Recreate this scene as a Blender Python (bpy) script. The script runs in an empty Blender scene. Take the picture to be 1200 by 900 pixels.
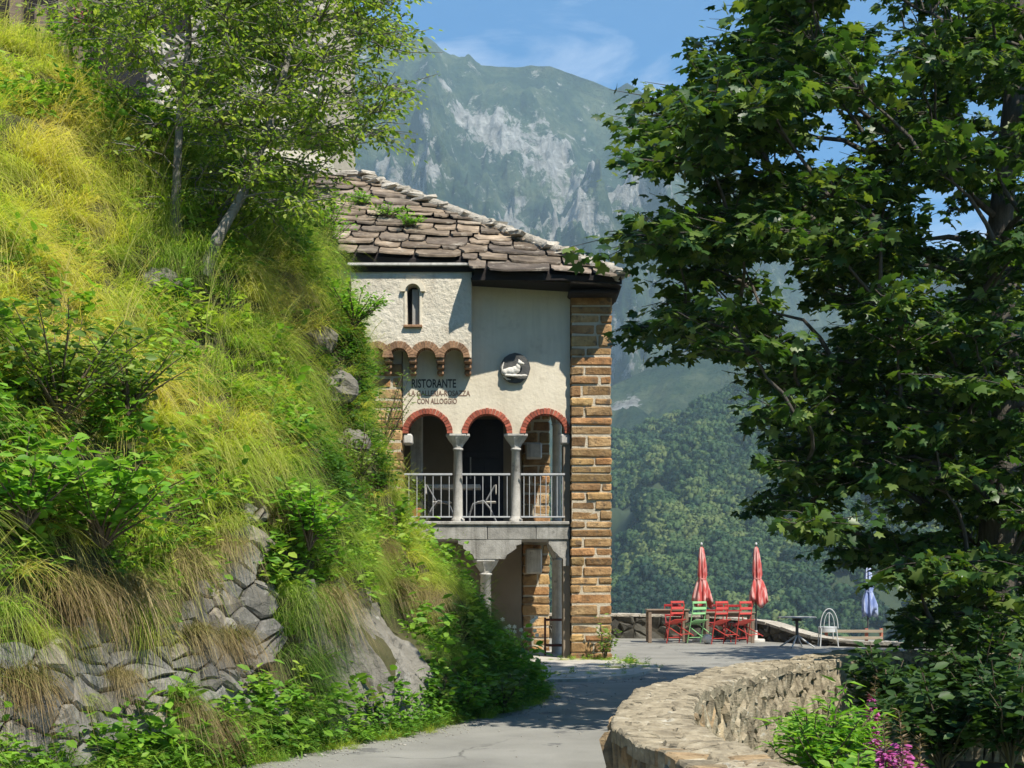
import bpy, math, random
import numpy as np
from mathutils import Vector, Matrix
from mathutils.bvhtree import BVHTree
from math import sin, cos, pi, radians, sqrt, atan2
random.seed(11)
rng = np.random.default_rng(11)
SC = bpy.context.scene
COL = SC.collection

# ------------------------------------------------------------------ camera
FPX, HORY, EYE = 1733.0, 675.0, 1.6          # focal length and horizon measured on the 1200 px wide photograph
cd = bpy.data.cameras.new('camera')
cam = bpy.data.objects.new('camera', cd); COL.objects.link(cam)
cam.location = (0, 0, EYE); cam.rotation_euler = (radians(90), 0, 0)
cd.sensor_width = 36; cd.lens = FPX / 1200 * 36; cd.shift_y = (HORY - 450) / 1200
cd.clip_start = 0.1; cd.clip_end = 30000
SC.camera = cam

# ------------------------------------------------------------------ sky, sun, exposure
SUN = Vector((0.42, -0.606, 1.0)).normalized()
SUN_EL = math.asin(SUN.z); SUN_AZ = atan2(SUN.x, SUN.y)
w = bpy.data.worlds.new('World'); SC.world = w; w.use_nodes = True
nt = w.node_tree; nt.nodes.clear()
wo = nt.nodes.new('ShaderNodeOutputWorld'); bg = nt.nodes.new('ShaderNodeBackground')
sky = nt.nodes.new('ShaderNodeTexSky'); sky.sky_type = 'NISHITA'; sky.sun_disc = False
sky.sun_elevation = SUN_EL; sky.sun_rotation = SUN_AZ; sky.altitude = 1400; sky.air_density = 1.15; sky.dust_density = 0.25; sky.ozone_density = 4.0
tc = nt.nodes.new('ShaderNodeTexCoord'); mp = nt.nodes.new('ShaderNodeMapping'); mp.inputs['Scale'].default_value = (2.2, 2.2, 9.0)
ns = nt.nodes.new('ShaderNodeTexNoise'); ns.inputs['Scale'].default_value = 2.6; ns.inputs['Detail'].default_value = 7; ns.inputs['Roughness'].default_value = 0.62; ns.inputs['Distortion'].default_value = 0.5
rp = nt.nodes.new('ShaderNodeValToRGB'); rp.color_ramp.elements[0].position = 0.50; rp.color_ramp.elements[1].position = 0.86
rp.color_ramp.elements[0].color = (0.0, 0.0, 0.0, 1); rp.color_ramp.elements[1].color = (0.7, 0.7, 0.7, 1)
mx = nt.nodes.new('ShaderNodeMix'); mx.data_type = 'RGBA'; mx.inputs[7].default_value = (9.0, 9.3, 9.8, 1)
L = nt.links.new
L(tc.outputs['Generated'], mp.inputs['Vector']); L(mp.outputs['Vector'], ns.inputs['Vector']); L(ns.outputs['Fac'], rp.inputs['Fac'])
hs = nt.nodes.new('ShaderNodeHueSaturation'); hs.inputs['Saturation'].default_value = 1.42; L(sky.outputs['Color'], hs.inputs['Color'])
L(rp.outputs['Color'], mx.inputs[0]); L(hs.outputs['Color'], mx.inputs[6]); L(mx.outputs[2], bg.inputs['Color'])
bg.inputs['Strength'].default_value = 0.095
L(bg.outputs['Background'], wo.inputs['Surface'])
sd = bpy.data.lights.new('sun', 'SUN'); sd.energy = 5.0; sd.angle = radians(0.53); sd.color = (1.0, 0.94, 0.84)
so = bpy.data.objects.new('sun', sd); COL.objects.link(so); so.location = (20, -30, 60)
so.rotation_euler = SUN.to_track_quat('Z', 'Y').to_euler()
SC.view_settings.view_transform = 'Standard'; SC.view_settings.look = 'None'
SC.view_settings.exposure = 0.70; SC.view_settings.gamma = 1.0; SC.view_settings.use_curve_mapping = False
SC.cycles.use_denoising = True
SC.cycles.max_bounces = 8; SC.cycles.diffuse_bounces = 4; SC.cycles.transmission_bounces = 6; SC.cycles.volume_bounces = 1
SC.cycles.sample_clamp_indirect = 6

# ------------------------------------------------------------------ helpers
def P(x, y, D):                        # a measured pixel of the photograph at the distance D -> world point
    return Vector(((x - 600) / FPX * D, D, EYE + (HORY - y) / FPX * D))
def proj(p):
    return (600 + p[0] / p[1] * FPX, HORY - (p[2] - EYE) / p[1] * FPX)
def ground_at(x, y, z=0.0):
    D = (EYE - z) * FPX / (y - HORY); return Vector(((x - 600) / FPX * D, D, z))
def in_poly(x, y, poly):
    c = False; n = len(poly); j = n - 1
    for i in range(n):
        xi, yi = poly[i]; xj, yj = poly[j]
        if (yi > y) != (yj > y) and x < (xj - xi) * (y - yi) / (yj - yi) + xi: c = not c
        j = i
    return c

ORI = {}
def link(o, parent=None):
    COL.objects.link(o)
    if parent is not None:
        o.parent = parent; ORI[o.name] = ORI.get(parent.name, Vector((0, 0, 0)))
    return o
def tag(o, label=None, cat=None, group=None, kind=None):
    if label: o['label'] = label
    if cat: o['category'] = cat
    if group: o['group'] = group
    if kind: o['kind'] = kind
    return o
def thing(name, label, cat, loc=(0, 0, 0), group=None):
    o = bpy.data.objects.new(name, None); COL.objects.link(o); o.location = loc; o.empty_display_size = 0.2
    ORI[o.name] = Vector(loc); return tag(o, label, cat, group)
def copy_tree(o, parent=None):
    c = o.copy(); COL.objects.link(c)
    if parent is not None: c.parent = parent
    for ch in list(o.children): copy_tree(ch, c)
    return c

class MB:                                # collects shapes, builds them as ONE mesh object
    def __init__(s): s.v = []; s.f = []; s.sm = []
    def add(s, vs, fs, smooth=False):
        b = len(s.v); s.v += [tuple(v) for v in vs]; s.f += [tuple(i + b for i in f) for f in fs]; s.sm += [smooth] * len(fs); return s
    def box(s, lo, hi, M=None, jit=0.0):
        vs = [Vector((x, y, z)) for x in (lo[0], hi[0]) for y in (lo[1], hi[1]) for z in (lo[2], hi[2])]
        if jit: vs = [v + Vector([random.uniform(-jit, jit) for _ in range(3)]) for v in vs]
        if M is not None: vs = [M @ v for v in vs]
        return s.add(vs, [(0, 1, 3, 2), (4, 6, 7, 5), (0, 4, 5, 1), (2, 3, 7, 6), (0, 2, 6, 4), (1, 5, 7, 3)])
    def bbox(s, lo, hi, b=0.01, jit=0.0, M=None):   # chamfered box
        lo = Vector(lo); hi = Vector(hi); c = (lo + hi) / 2; h = (hi - lo) / 2
        b = min(b, min(h) * 0.8)
        vs = []; idx = {}
        for sx in (-1, 1):
            for sy in (-1, 1):
                for sz in (-1, 1):
                    sg = (sx, sy, sz)
                    for ax in range(3):
                        p = Vector([sg[k] * (h[k] - (0 if k == ax else b)) for k in range(3)])
                        j = Vector([random.uniform(-jit, jit) for _ in range(3)]) if jit else Vector((0, 0, 0))
                        idx[(sg, ax)] = len(vs); vs.append(c + p + j)
        fs = []
        for ax in range(3):
            o1, o2 = [k for k in range(3) if k != ax]
            for sgn in (-1, 1):
                q = []
                for a, bb in ((-1, -1), (1, -1), (1, 1), (-1, 1)):
                    sg = [0, 0, 0]; sg[ax] = sgn; sg[o1] = a; sg[o2] = bb; q.append(idx[(tuple(sg), ax)])
                flip = (sgn < 0) != (ax == 1)
                fs.append(tuple(q[::-1]) if flip else tuple(q))
            for a in (-1, 1):
                for bb in (-1, 1):           # edge chamfers along ax
                    g0 = [0, 0, 0]; g0[ax] = -1; g0[o1] = a; g0[o2] = bb; g1 = list(g0); g1[ax] = 1
                    q = [idx[(tuple(g0), o1)], idx[(tuple(g1), o1)], idx[(tuple(g1), o2)], idx[(tuple(g0), o2)]]
                    fs.append(tuple(q))
        for sx in (-1, 1):
            for sy in (-1, 1):
                for sz in (-1, 1):
                    fs.append(tuple(idx[((sx, sy, sz), k)] for k in range(3)))
        if M is not None: vs = [M @ v for v in vs]
        return s.add(vs, fs)
    def tube(s, pts, r, n=8, cap=True, smooth=True):
        pts = [Vector(p) for p in pts]; m = len(pts)
        rs = list(r) if hasattr(r, '__len__') else [r] * m
        vs = []; up = Vector((0.13, 0.31, 0.94))
        for i, p in enumerate(pts):
            t = (pts[min(i + 1, m - 1)] - pts[max(i - 1, 0)])
            t = t.normalized() if t.length > 1e-9 else Vector((0, 0, 1))
            a = t.cross(up)
            if a.length < 0.15: a = t.cross(Vector((1, 0, 0)))
            a.normalize(); b = t.cross(a).normalized()
            for k in range(n):
                q = 2 * pi * k / n; vs.append(p + (a * cos(q) + b * sin(q)) * rs[i])
        fs = [(i * n + k, i * n + (k + 1) % n, (i + 1) * n + (k + 1) % n, (i + 1) * n + k) for i in range(m - 1) for k in range(n)]
        s.add(vs, fs, smooth)
        if cap: s.add(vs[:n], [tuple(range(n))[::-1]]); s.add(vs[-n:], [tuple(range(n))])
        return s
    def lathe(s, prof, c=(0, 0, 0), n=16, smooth=True, mod=None):     # prof: (r, z)
        vs = []
        for (r, z) in prof:
            for k in range(n):
                a = 2 * pi * k / n; rr = r * (mod(a, z) if mod else 1)
                vs.append((c[0] + rr * cos(a), c[1] + rr * sin(a), c[2] + z))
        m = len(prof)
        fs = [(i * n + k, i * n + (k + 1) % n, (i + 1) * n + (k + 1) % n, (i + 1) * n + k) for i in range(m - 1) for k in range(n)]
        s.add(vs, fs, smooth); s.add(vs[:n], [tuple(range(n))[::-1]]); s.add(vs[-n:], [tuple(range(n))]); return s
    def extrude(s, poly, y0, y1):            # poly in (x, z), extruded along y
        n = len(poly); vs = [(x, y0, z) for x, z in poly] + [(x, y1, z) for x, z in poly]
        fs = [tuple(range(n)), tuple(range(2 * n - 1, n - 1, -1))] + [(i + n, (i + 1) % n + n, (i + 1) % n, i) for i in range(n)]
        return s.add(vs, fs)
    def slab(s, poly, z0, z1):               # poly in (x, y)
        n = len(poly); vs = [(x, y, z0) for x, y in poly] + [(x, y, z1) for x, y in poly]
        return s.add(vs, [tuple(range(n))[::-1], tuple(range(n, 2 * n))] + [(i, (i + 1) % n, (i + 1) % n + n, i + n) for i in range(n)])
    def ball(s, c, r, n=10, m=7, noise=0.0):
        c = Vector(c); r = Vector(r) if hasattr(r, '__len__') else Vector((r, r, r)); vs = []
        for i in range(m + 1):
            th = pi * i / m
            for k in range(n):
                a = 2 * pi * k / n; d = 1 + random.uniform(-noise, noise)
                vs.append((c.x + r.x * sin(th) * cos(a) * d, c.y + r.y * sin(th) * sin(a) * d, c.z + r.z * cos(th) * d))
        return s.add(vs, [(i * n + k, (i + 1) * n + k, (i + 1) * n + (k + 1) % n, i * n + (k + 1) % n) for i in range(m) for k in range(n)], True)
    def mesh(s, name, off=(0, 0, 0)):
        me = bpy.data.meshes.new(name); off = Vector(off)
        me.from_pydata([tuple(Vector(v) - off) for v in s.v], [], s.f)
        me.polygons.foreach_set('use_smooth', s.sm); me.update(); return me
    def build(s, name, mat, parent=None, fixn=True):
        off = ORI.get(parent.name, Vector((0, 0, 0))) if parent is not None else Vector((0, 0, 0))
        me = s.mesh(name, off)
        if fixn:
            import bmesh
            bm = bmesh.new(); bm.from_mesh(me); bmesh.ops.recalc_face_normals(bm, faces=bm.faces); bm.to_mesh(me); bm.free()
        me.materials.append(mat); o = bpy.data.objects.new(name, me); return link(o, parent)
    def build_at(s, name, mat, c, parent=None):      # mesh with its own origin at c (for single stones and slabs)
        me = s.mesh(name, c); me.materials.append(mat); o = bpy.data.objects.new(name, me)
        off = ORI.get(parent.name, Vector((0, 0, 0))) if parent is not None else Vector((0, 0, 0))
        o.location = Vector(c) - off; return link(o, parent)

def mesh_tris(name, V, F, attrs=None, smooth=False):
    V = np.asarray(V, np.float32); F = np.asarray(F, np.int32); k = F.shape[1]
    me = bpy.data.meshes.new(name); me.vertices.add(len(V)); me.vertices.foreach_set('co', V.ravel())
    me.loops.add(F.size); me.loops.foreach_set('vertex_index', F.ravel())
    me.polygons.add(len(F)); me.polygons.foreach_set('loop_start', np.arange(0, F.size, k, dtype=np.int32))
    if smooth: me.polygons.foreach_set('use_smooth', np.ones(len(F), bool))
    me.update(calc_edges=True)
    if attrs:
        for nme, arr in attrs.items():
            a = me.attributes.new(nme, 'FLOAT', 'POINT'); a.data.foreach_set('value', np.asarray(arr, np.float32))
    return me
def obj_of(name, me, mat, parent=None):
    me.materials.append(mat); o = bpy.data.objects.new(name, me); return link(o, parent)

_T = rng.random((256, 256))
def vnoise(x, y, seed=0):
    x = np.asarray(x, float) + seed * 17.31; y = np.asarray(y, float) + seed * 9.77
    xi = np.floor(x).astype(int); yi = np.floor(y).astype(int); fx = x - xi; fy = y - yi
    fx = fx * fx * (3 - 2 * fx); fy = fy * fy * (3 - 2 * fy)
    a = _T[xi % 256, yi % 256]; b = _T[(xi + 1) % 256, yi % 256]; c = _T[xi % 256, (yi + 1) % 256]; d = _T[(xi + 1) % 256, (yi + 1) % 256]
    return (a * (1 - fx) + b * fx) * (1 - fy) + (c * (1 - fx) + d * fx) * fy
def fbm(x, y, o=5, seed=0, gain=0.5):
    s = 0; a = 1; t = 0
    for i in range(o):
        s = s + a * vnoise(np.asarray(x) * 2 ** i, np.asarray(y) * 2 ** i, seed + i); t += a; a *= gain
    return s / t
def ridged(x, y, o=5, seed=0):
    s = 0; a = 1; t = 0
    for i in range(o):
        n = 1 - np.abs(2 * vnoise(np.asarray(x) * 2 ** i, np.asarray(y) * 2 ** i, seed + i) - 1); s = s + a * n * n; t += a; a *= 0.5
    return s / t
def catmull(pts, n):
    pts = np.array(pts, float); m = len(pts)
    t = np.linspace(0, m - 1, n); i = np.clip(t.astype(int), 0, m - 2); f = (t - i)[:, None]
    p0 = pts[np.clip(i - 1, 0, m - 1)]; p1 = pts[i]; p2 = pts[i + 1]; p3 = pts[np.clip(i + 2, 0, m - 1)]
    return 0.5 * (2 * p1 + (p2 - p0) * f + (2 * p0 - 5 * p1 + 4 * p2 - p3) * f ** 2 + (3 * p1 - p0 - 3 * p2 + p3) * f ** 3)

def voronoi(seeds, bounds, sx=1.0, sy=1.0):
    """Cells of the seeds clipped to a rectangle; sx, sy stretch the metric so stones come out long or tall."""
    S = np.array(seeds, float) * (sx, sy); x0, y0, x1, y1 = bounds
    out = []
    for i in range(len(S)):
        poly = [(x0 * sx, y0 * sy), (x1 * sx, y0 * sy), (x1 * sx, y1 * sy), (x0 * sx, y1 * sy)]
        d = np.hypot(*(S - S[i]).T); order = np.argsort(d)[1:26]
        for j in order:
            m = (S[i] + S[j]) / 2; n = S[j] - S[i]; q = []
            for k in range(len(poly)):
                a = poly[k]; b = poly[(k + 1) % len(poly)]
                da = (a[0] - m[0]) * n[0] + (a[1] - m[1]) * n[1]; db = (b[0] - m[0]) * n[0] + (b[1] - m[1]) * n[1]
                if da <= 0: q.append(a)
                if da * db < 0:
                    t = da / (da - db); q.append((a[0] + (b[0] - a[0]) * t, a[1] + (b[1] - a[1]) * t))
            poly = q
            if len(poly) < 3: break
        out.append([(p[0] / sx, p[1] / sy) for p in poly] if len(poly) >= 3 else None)
    return out
def jitter_seeds(x0, y0, x1, y1, dx, dy, j=0.75):
    out = []; ny = max(1, round((y1 - y0) / dy)); 
    for r in range(ny):
        nx = max(1, round((x1 - x0) / dx))
        for c in range(nx):
            out.append((x0 + (c + 0.5 + (0.5 if r % 2 else 0) * 0.6 + random.uniform(-j, j) * 0.5) * (x1 - x0) / nx, y0 + (r + 0.5 + random.uniform(-j, j) * 0.5) * (y1 - y0) / ny))
    return out
def stone_mb(poly, mapf, depth, gap, h, bev=0.35, tilt=0.25):
    """One rough stone from a cell: sides, chipped shoulder and an uneven face. mapf((u, v), height) -> world."""
    q = []
    for k in range(len(poly)):               # drop near-duplicate corners
        a = poly[k]; b = poly[k - 1]
        if (a[0] - b[0]) ** 2 + (a[1] - b[1]) ** 2 > (gap * 0.8) ** 2: q.append(a)
    if len(q) < 3: return None
    cx = sum(p[0] for p in q) / len(q); cy = sum(p[1] for p in q) / len(q)
    rad = sum(sqrt((p[0] - cx) ** 2 + (p[1] - cy) ** 2) for p in q) / len(q)
    if rad < gap * 1.5: return None
    def sh(p, amt):
        d = sqrt((p[0] - cx) ** 2 + (p[1] - cy) ** 2); f = max(0.2, 1 - amt / max(d, 1e-6)); return (cx + (p[0] - cx) * f, cy + (p[1] - cy) * f)
    # add a mid point on long edges so outlines are uneven
    r0 = []
    for k in range(len(q)):
        a = q[k]; b = q[(k + 1) % len(q)]; r0.append(a)
        l = sqrt((a[0] - b[0]) ** 2 + (a[1] - b[1]) ** 2)
        if l > rad * 0.9: r0.append(((a[0] + b[0]) / 2 + random.uniform(-.06, .06) * l, (a[1] + b[1]) / 2 + random.uniform(-.06, .06) * l))
    n = len(r0); tx = random.uniform(-tilt, tilt); ty = random.uniform(-tilt, tilt); hh = h * random.uniform(0.6, 1.4)
    def ht(p, base): return base + ((p[0] - cx) * tx + (p[1] - cy) * ty)
    v = [mapf(sh(p, gap), -depth) for p in r0]
    v += [mapf(sh(p, gap), ht(p, hh * random.uniform(0.25, 0.6))) for p in r0]
    v += [mapf(sh(p, gap + bev * rad * random.uniform(0.4, 0.9)), ht(p, hh * random.uniform(0.85, 1.1))) for p in r0]
    v.append(mapf((cx, cy), ht((cx, cy), hh * random.uniform(0.95, 1.25))))
    f = []
    for k in range(n):
        k2 = (k + 1) % n; f += [(k, k2, n + k2, n + k), (n + k, n + k2, 2 * n + k2, 2 * n + k), (2 * n + k, 2 * n + k2, 3 * n)]
    m = MB(); m.add(v, f); return m, mapf((cx, cy), 0)

# ------------------------------------------------------------------ materials
def new_mat(name):
    m = bpy.data.materials.new(name); m.use_nodes = True; nt = m.node_tree; nt.nodes.clear()
    o = nt.nodes.new('ShaderNodeOutputMaterial'); b = nt.nodes.new('ShaderNodeBsdfPrincipled'); nt.links.new(b.outputs[0], o.inputs['Surface'])
    return m, nt, b, o
def N(nt, t, **k):
    n = nt.nodes.new(t)
    for a, v in k.items():
        if hasattr(n, a): setattr(n, a, v)
        else: n.inputs[a.replace('_', ' ')].default_value = v
    return n
def ramp(nt, stops, interp='LINEAR'):
    r = nt.nodes.new('ShaderNodeValToRGB'); cr = r.color_ramp; cr.interpolation = interp
    while len(cr.elements) < len(stops): cr.elements.new(0.5)
    for e, (p, c) in zip(cr.elements, stops): e.position = p; e.color = (*c, 1) if len(c) == 3 else c
    return r
def mixc(nt, fac, a, b, blend='MIX'):
    m = nt.nodes.new('ShaderNodeMix'); m.data_type = 'RGBA'; m.blend_type = blend
    for s, v in ((0, fac), (6, a), (7, b)):
        if isinstance(v, bpy.types.NodeSocket): nt.links.new(v, m.inputs[s])
        elif s == 0: m.inputs[0].default_value = v
        else: m.inputs[s].default_value = (*v, 1)
    return m.outputs[2]
def rough_mat(name, cols, scale=3.0, rough=0.85, bump=0.3, bscale=None, rnd=0.25, spot=None, spot_scale=6, spot_lo=0.58, spot_hi=0.68, coord='Object', stretch=(1, 1, 1), metal=0.0, spec=0.3, bdist=0.02, tint=None):
    m, nt, b, o = new_mat(name)
    tc = N(nt, 'ShaderNodeTexCoord'); oi = N(nt, 'ShaderNodeObjectInfo')
    mul = N(nt, 'ShaderNodeVectorMath', operation='MULTIPLY_ADD'); mul.inputs[1].default_value = (37.0, 91.0, 53.0)
    nt.links.new(oi.outputs['Random'], mul.inputs[0])
    mp = N(nt, 'ShaderNodeMapping'); mp.inputs['Scale'].default_value = stretch
    nt.links.new(tc.outputs[coord], mp.inputs['Vector']); nt.links.new(mp.outputs['Vector'], mul.inputs[2]); vec = mul.outputs[0]
    n1 = N(nt, 'ShaderNodeTexNoise', Scale=scale, Detail=8.0, Roughness=0.62); nt.links.new(vec, n1.inputs['Vector'])
    k = len(cols); r = ramp(nt, [(0.25 + 0.5 * i / max(1, k - 1), c) for i, c in enumerate(cols)]); nt.links.new(n1.outputs['Fac'], r.inputs['Fac'])
    col = r.outputs['Color']
    if tint:                                  # whole pieces of another colour
        r2 = ramp(nt, tint, 'LINEAR'); nt.links.new(oi.outputs['Random'], r2.inputs['Fac']); col = mixc(nt, 1.0, col, r2.outputs['Color'], 'MULTIPLY')
    if rnd:
        mr = N(nt, 'ShaderNodeMapRange'); mr.inputs['To Min'].default_value = 1 - rnd; mr.inputs['To Max'].default_value = 1 + rnd
        fr = N(nt, 'ShaderNodeMath', operation='FRACT'); ml = N(nt, 'ShaderNodeMath', operation='MULTIPLY'); ml.inputs[1].default_value = 7.13
        nt.links.new(oi.outputs['Random'], ml.inputs[0]); nt.links.new(ml.outputs[0], fr.inputs[0]); nt.links.new(fr.outputs[0], mr.inputs['Value'])
        hv = N(nt, 'ShaderNodeHueSaturation'); nt.links.new(mr.outputs[0], hv.inputs['Value']); nt.links.new(col, hv.inputs['Color']); col = hv.outputs['Color']
    if spot:
        n2 = N(nt, 'ShaderNodeTexNoise', Scale=spot_scale, Detail=6.0, Roughness=0.7); nt.links.new(vec, n2.inputs['Vector'])
        r3 = ramp(nt, [(spot_lo, (0, 0, 0)), (spot_hi, (1, 1, 1))]); nt.links.new(n2.outputs['Fac'], r3.inputs['Fac']); col = mixc(nt, r3.outputs['Color'], col, spot)
    nt.links.new(col, b.inputs['Base Color']); b.inputs['Roughness'].default_value = rough; b.inputs['Metallic'].default_value = metal; b.inputs['Specular IOR Level'].default_value = spec
    if bump:
        n3 = N(nt, 'ShaderNodeTexNoise', Scale=bscale or scale * 4, Detail=9.0, Roughness=0.65); nt.links.new(vec, n3.inputs['Vector'])
        bp = N(nt, 'ShaderNodeBump', Strength=bump, Distance=bdist); nt.links.new(n3.outputs['Fac'], bp.inputs['Height']); nt.links.new(bp.outputs[0], b.inputs['Normal'])
    return m
def leaf_mat(name, cols, trans=0.45, rough=0.5, per='island', spec=0.25, tcol=None):
    m, nt, b, o = new_mat(name)
    if per == 'island': src = N(nt, 'ShaderNodeNewGeometry').outputs['Random Per Island']
    else: src = N(nt, 'ShaderNodeObjectInfo').outputs['Random']
    k = len(cols); r = ramp(nt, [(i / max(1, k - 1), c) for i, c in enumerate(cols)]); nt.links.new(src, r.inputs['Fac'])
    nt.links.new(r.outputs['Color'], b.inputs['Base Color']); b.inputs['Roughness'].default_value = rough; b.inputs['Specular IOR Level'].default_value = spec
    t = N(nt, 'ShaderNodeBsdfTranslucent'); tc2 = mixc(nt, 1.0, r.outputs['Color'], tcol or (1.5, 1.6, 0.6), 'MULTIPLY'); nt.links.new(tc2, t.inputs['Color'])
    ms = N(nt, 'ShaderNodeMixShader'); ms.inputs[0].default_value = trans
    nt.links.new(b.outputs[0], ms.inputs[1]); nt.links.new(t.outputs[0], ms.inputs[2]); nt.links.new(ms.outputs[0], o.inputs['Surface'])
    return m
# ------------------------------------------------------------------ scatter (for stuff nobody could count)
def scatter(name, pts, rots, scls, idx, tint, sources, label, cat):
    me = bpy.data.meshes.new(name); me.vertices.add(len(pts)); me.vertices.foreach_set('co', np.asarray(pts, np.float32).ravel())
    a = me.attributes.new('rot', 'FLOAT_VECTOR', 'POINT'); a.data.foreach_set('vector', np.asarray(rots, np.float32).ravel())
    a = me.attributes.new('scl', 'FLOAT', 'POINT'); a.data.foreach_set('value', np.asarray(scls, np.float32))
    a = me.attributes.new('tint', 'FLOAT', 'POINT'); a.data.foreach_set('value', np.asarray(tint, np.float32))
    a = me.attributes.new('idx', 'INT', 'POINT'); a.data.foreach_set('value', np.asarray(idx, np.int32))
    o = bpy.data.objects.new(name, me); COL.objects.link(o); tag(o, label, cat, kind='stuff')
    c = bpy.data.collections.new(name + '_source')
    for i, s in enumerate(sources): c.objects.link(s)
    ng = bpy.data.node_groups.new(name + '_scatter', 'GeometryNodeTree')
    ng.interface.new_socket('Geometry', in_out='INPUT', socket_type='NodeSocketGeometry'); ng.interface.new_socket('Geometry', in_out='OUTPUT', socket_type='NodeSocketGeometry')
    gi = ng.nodes.new('NodeGroupInput'); go = ng.nodes.new('NodeGroupOutput'); iop = ng.nodes.new('GeometryNodeInstanceOnPoints')
    ci = ng.nodes.new('GeometryNodeCollectionInfo'); ci.inputs['Collection'].default_value = c; ci.inputs['Separate Children'].default_value = True; ci.inputs['Reset Children'].default_value = True
    def na(nm, t):
        n = ng.nodes.new('GeometryNodeInputNamedAttribute'); n.data_type = t; n.inputs['Name'].default_value = nm
        return [s for s in n.outputs if s.enabled and s.name == 'Attribute'][0]
    l = ng.links.new
    l(gi.outputs[0], iop.inputs['Points']); l(ci.outputs[0], iop.inputs['Instance']); iop.inputs['Pick Instance'].default_value = True
    l(na('idx', 'INT'), iop.inputs['Instance Index']); l(na('rot', 'FLOAT_VECTOR'), iop.inputs['Rotation']); l(na('scl', 'FLOAT'), iop.inputs['Scale'])
    l(iop.outputs[0], go.inputs[0])
    md = o.modifiers.new('scatter', 'NODES'); md.node_group = ng
    return o
def inst_mat(name, tint_stops, grad=None, trans=0.4, rough=0.6, var=0.25, spec=0.2):
    """Plant colour from the instance's tint, shifted along each blade by the vertex attribute 'tt'."""
    m, nt, b, o = new_mat(name)
    at = N(nt, 'ShaderNodeAttribute', attribute_type='INSTANCER', attribute_name='tint')
    r = ramp(nt, tint_stops); nt.links.new(at.outputs['Fac'], r.inputs['Fac']); col = r.outputs['Color']
    if grad:
        av = N(nt, 'ShaderNodeAttribute', attribute_type='GEOMETRY', attribute_name='tt')
        dr = N(nt, 'ShaderNodeAttribute', attribute_type='GEOMETRY', attribute_name='dry')
        ml = N(nt, 'ShaderNodeMath', operation='MULTIPLY'); nt.links.new(av.outputs['Fac'], ml.inputs[0]); nt.links.new(dr.outputs['Fac'], ml.inputs[1]); ml.use_clamp = True
        ad = N(nt, 'ShaderNodeMath', operation='MULTIPLY'); nt.links.new(ml.outputs[0], ad.inputs[0]); mr = N(nt, 'ShaderNodeMapRange'); mr.inputs['To Min'].default_value = 0.25; mr.inputs['To Max'].default_value = 1.0
        nt.links.new(at.outputs['Fac'], mr.inputs['Value']); nt.links.new(mr.outputs[0], ad.inputs[1])
        col = mixc(nt, ad.outputs[0], col, grad)
    rnd = N(nt, 'ShaderNodeNewGeometry'); mv = N(nt, 'ShaderNodeMapRange'); mv.inputs['To Min'].default_value = 1 - var; mv.inputs['To Max'].default_value = 1 + var
    nt.links.new(rnd.outputs['Random Per Island'], mv.inputs['Value']); hv = N(nt, 'ShaderNodeHueSaturation'); nt.links.new(mv.outputs[0], hv.inputs['Value']); nt.links.new(col, hv.inputs['Color']); col = hv.outputs['Color']
    nt.links.new(col, b.inputs['Base Color']); b.inputs['Roughness'].default_value = rough; b.inputs['Specular IOR Level'].default_value = spec
    t = N(nt, 'ShaderNodeBsdfTranslucent'); tc2 = mixc(nt, 1.0, col, (1.5, 1.5, 0.7), 'MULTIPLY'); nt.links.new(tc2, t.inputs['Color'])
    ms = N(nt, 'ShaderNodeMixShader'); ms.inputs[0].default_value = trans
    nt.links.new(b.outputs[0], ms.inputs[1]); nt.links.new(t.outputs[0], ms.inputs[2]); nt.links.new(ms.outputs[0], o.inputs['Surface'])
    return m

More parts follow.
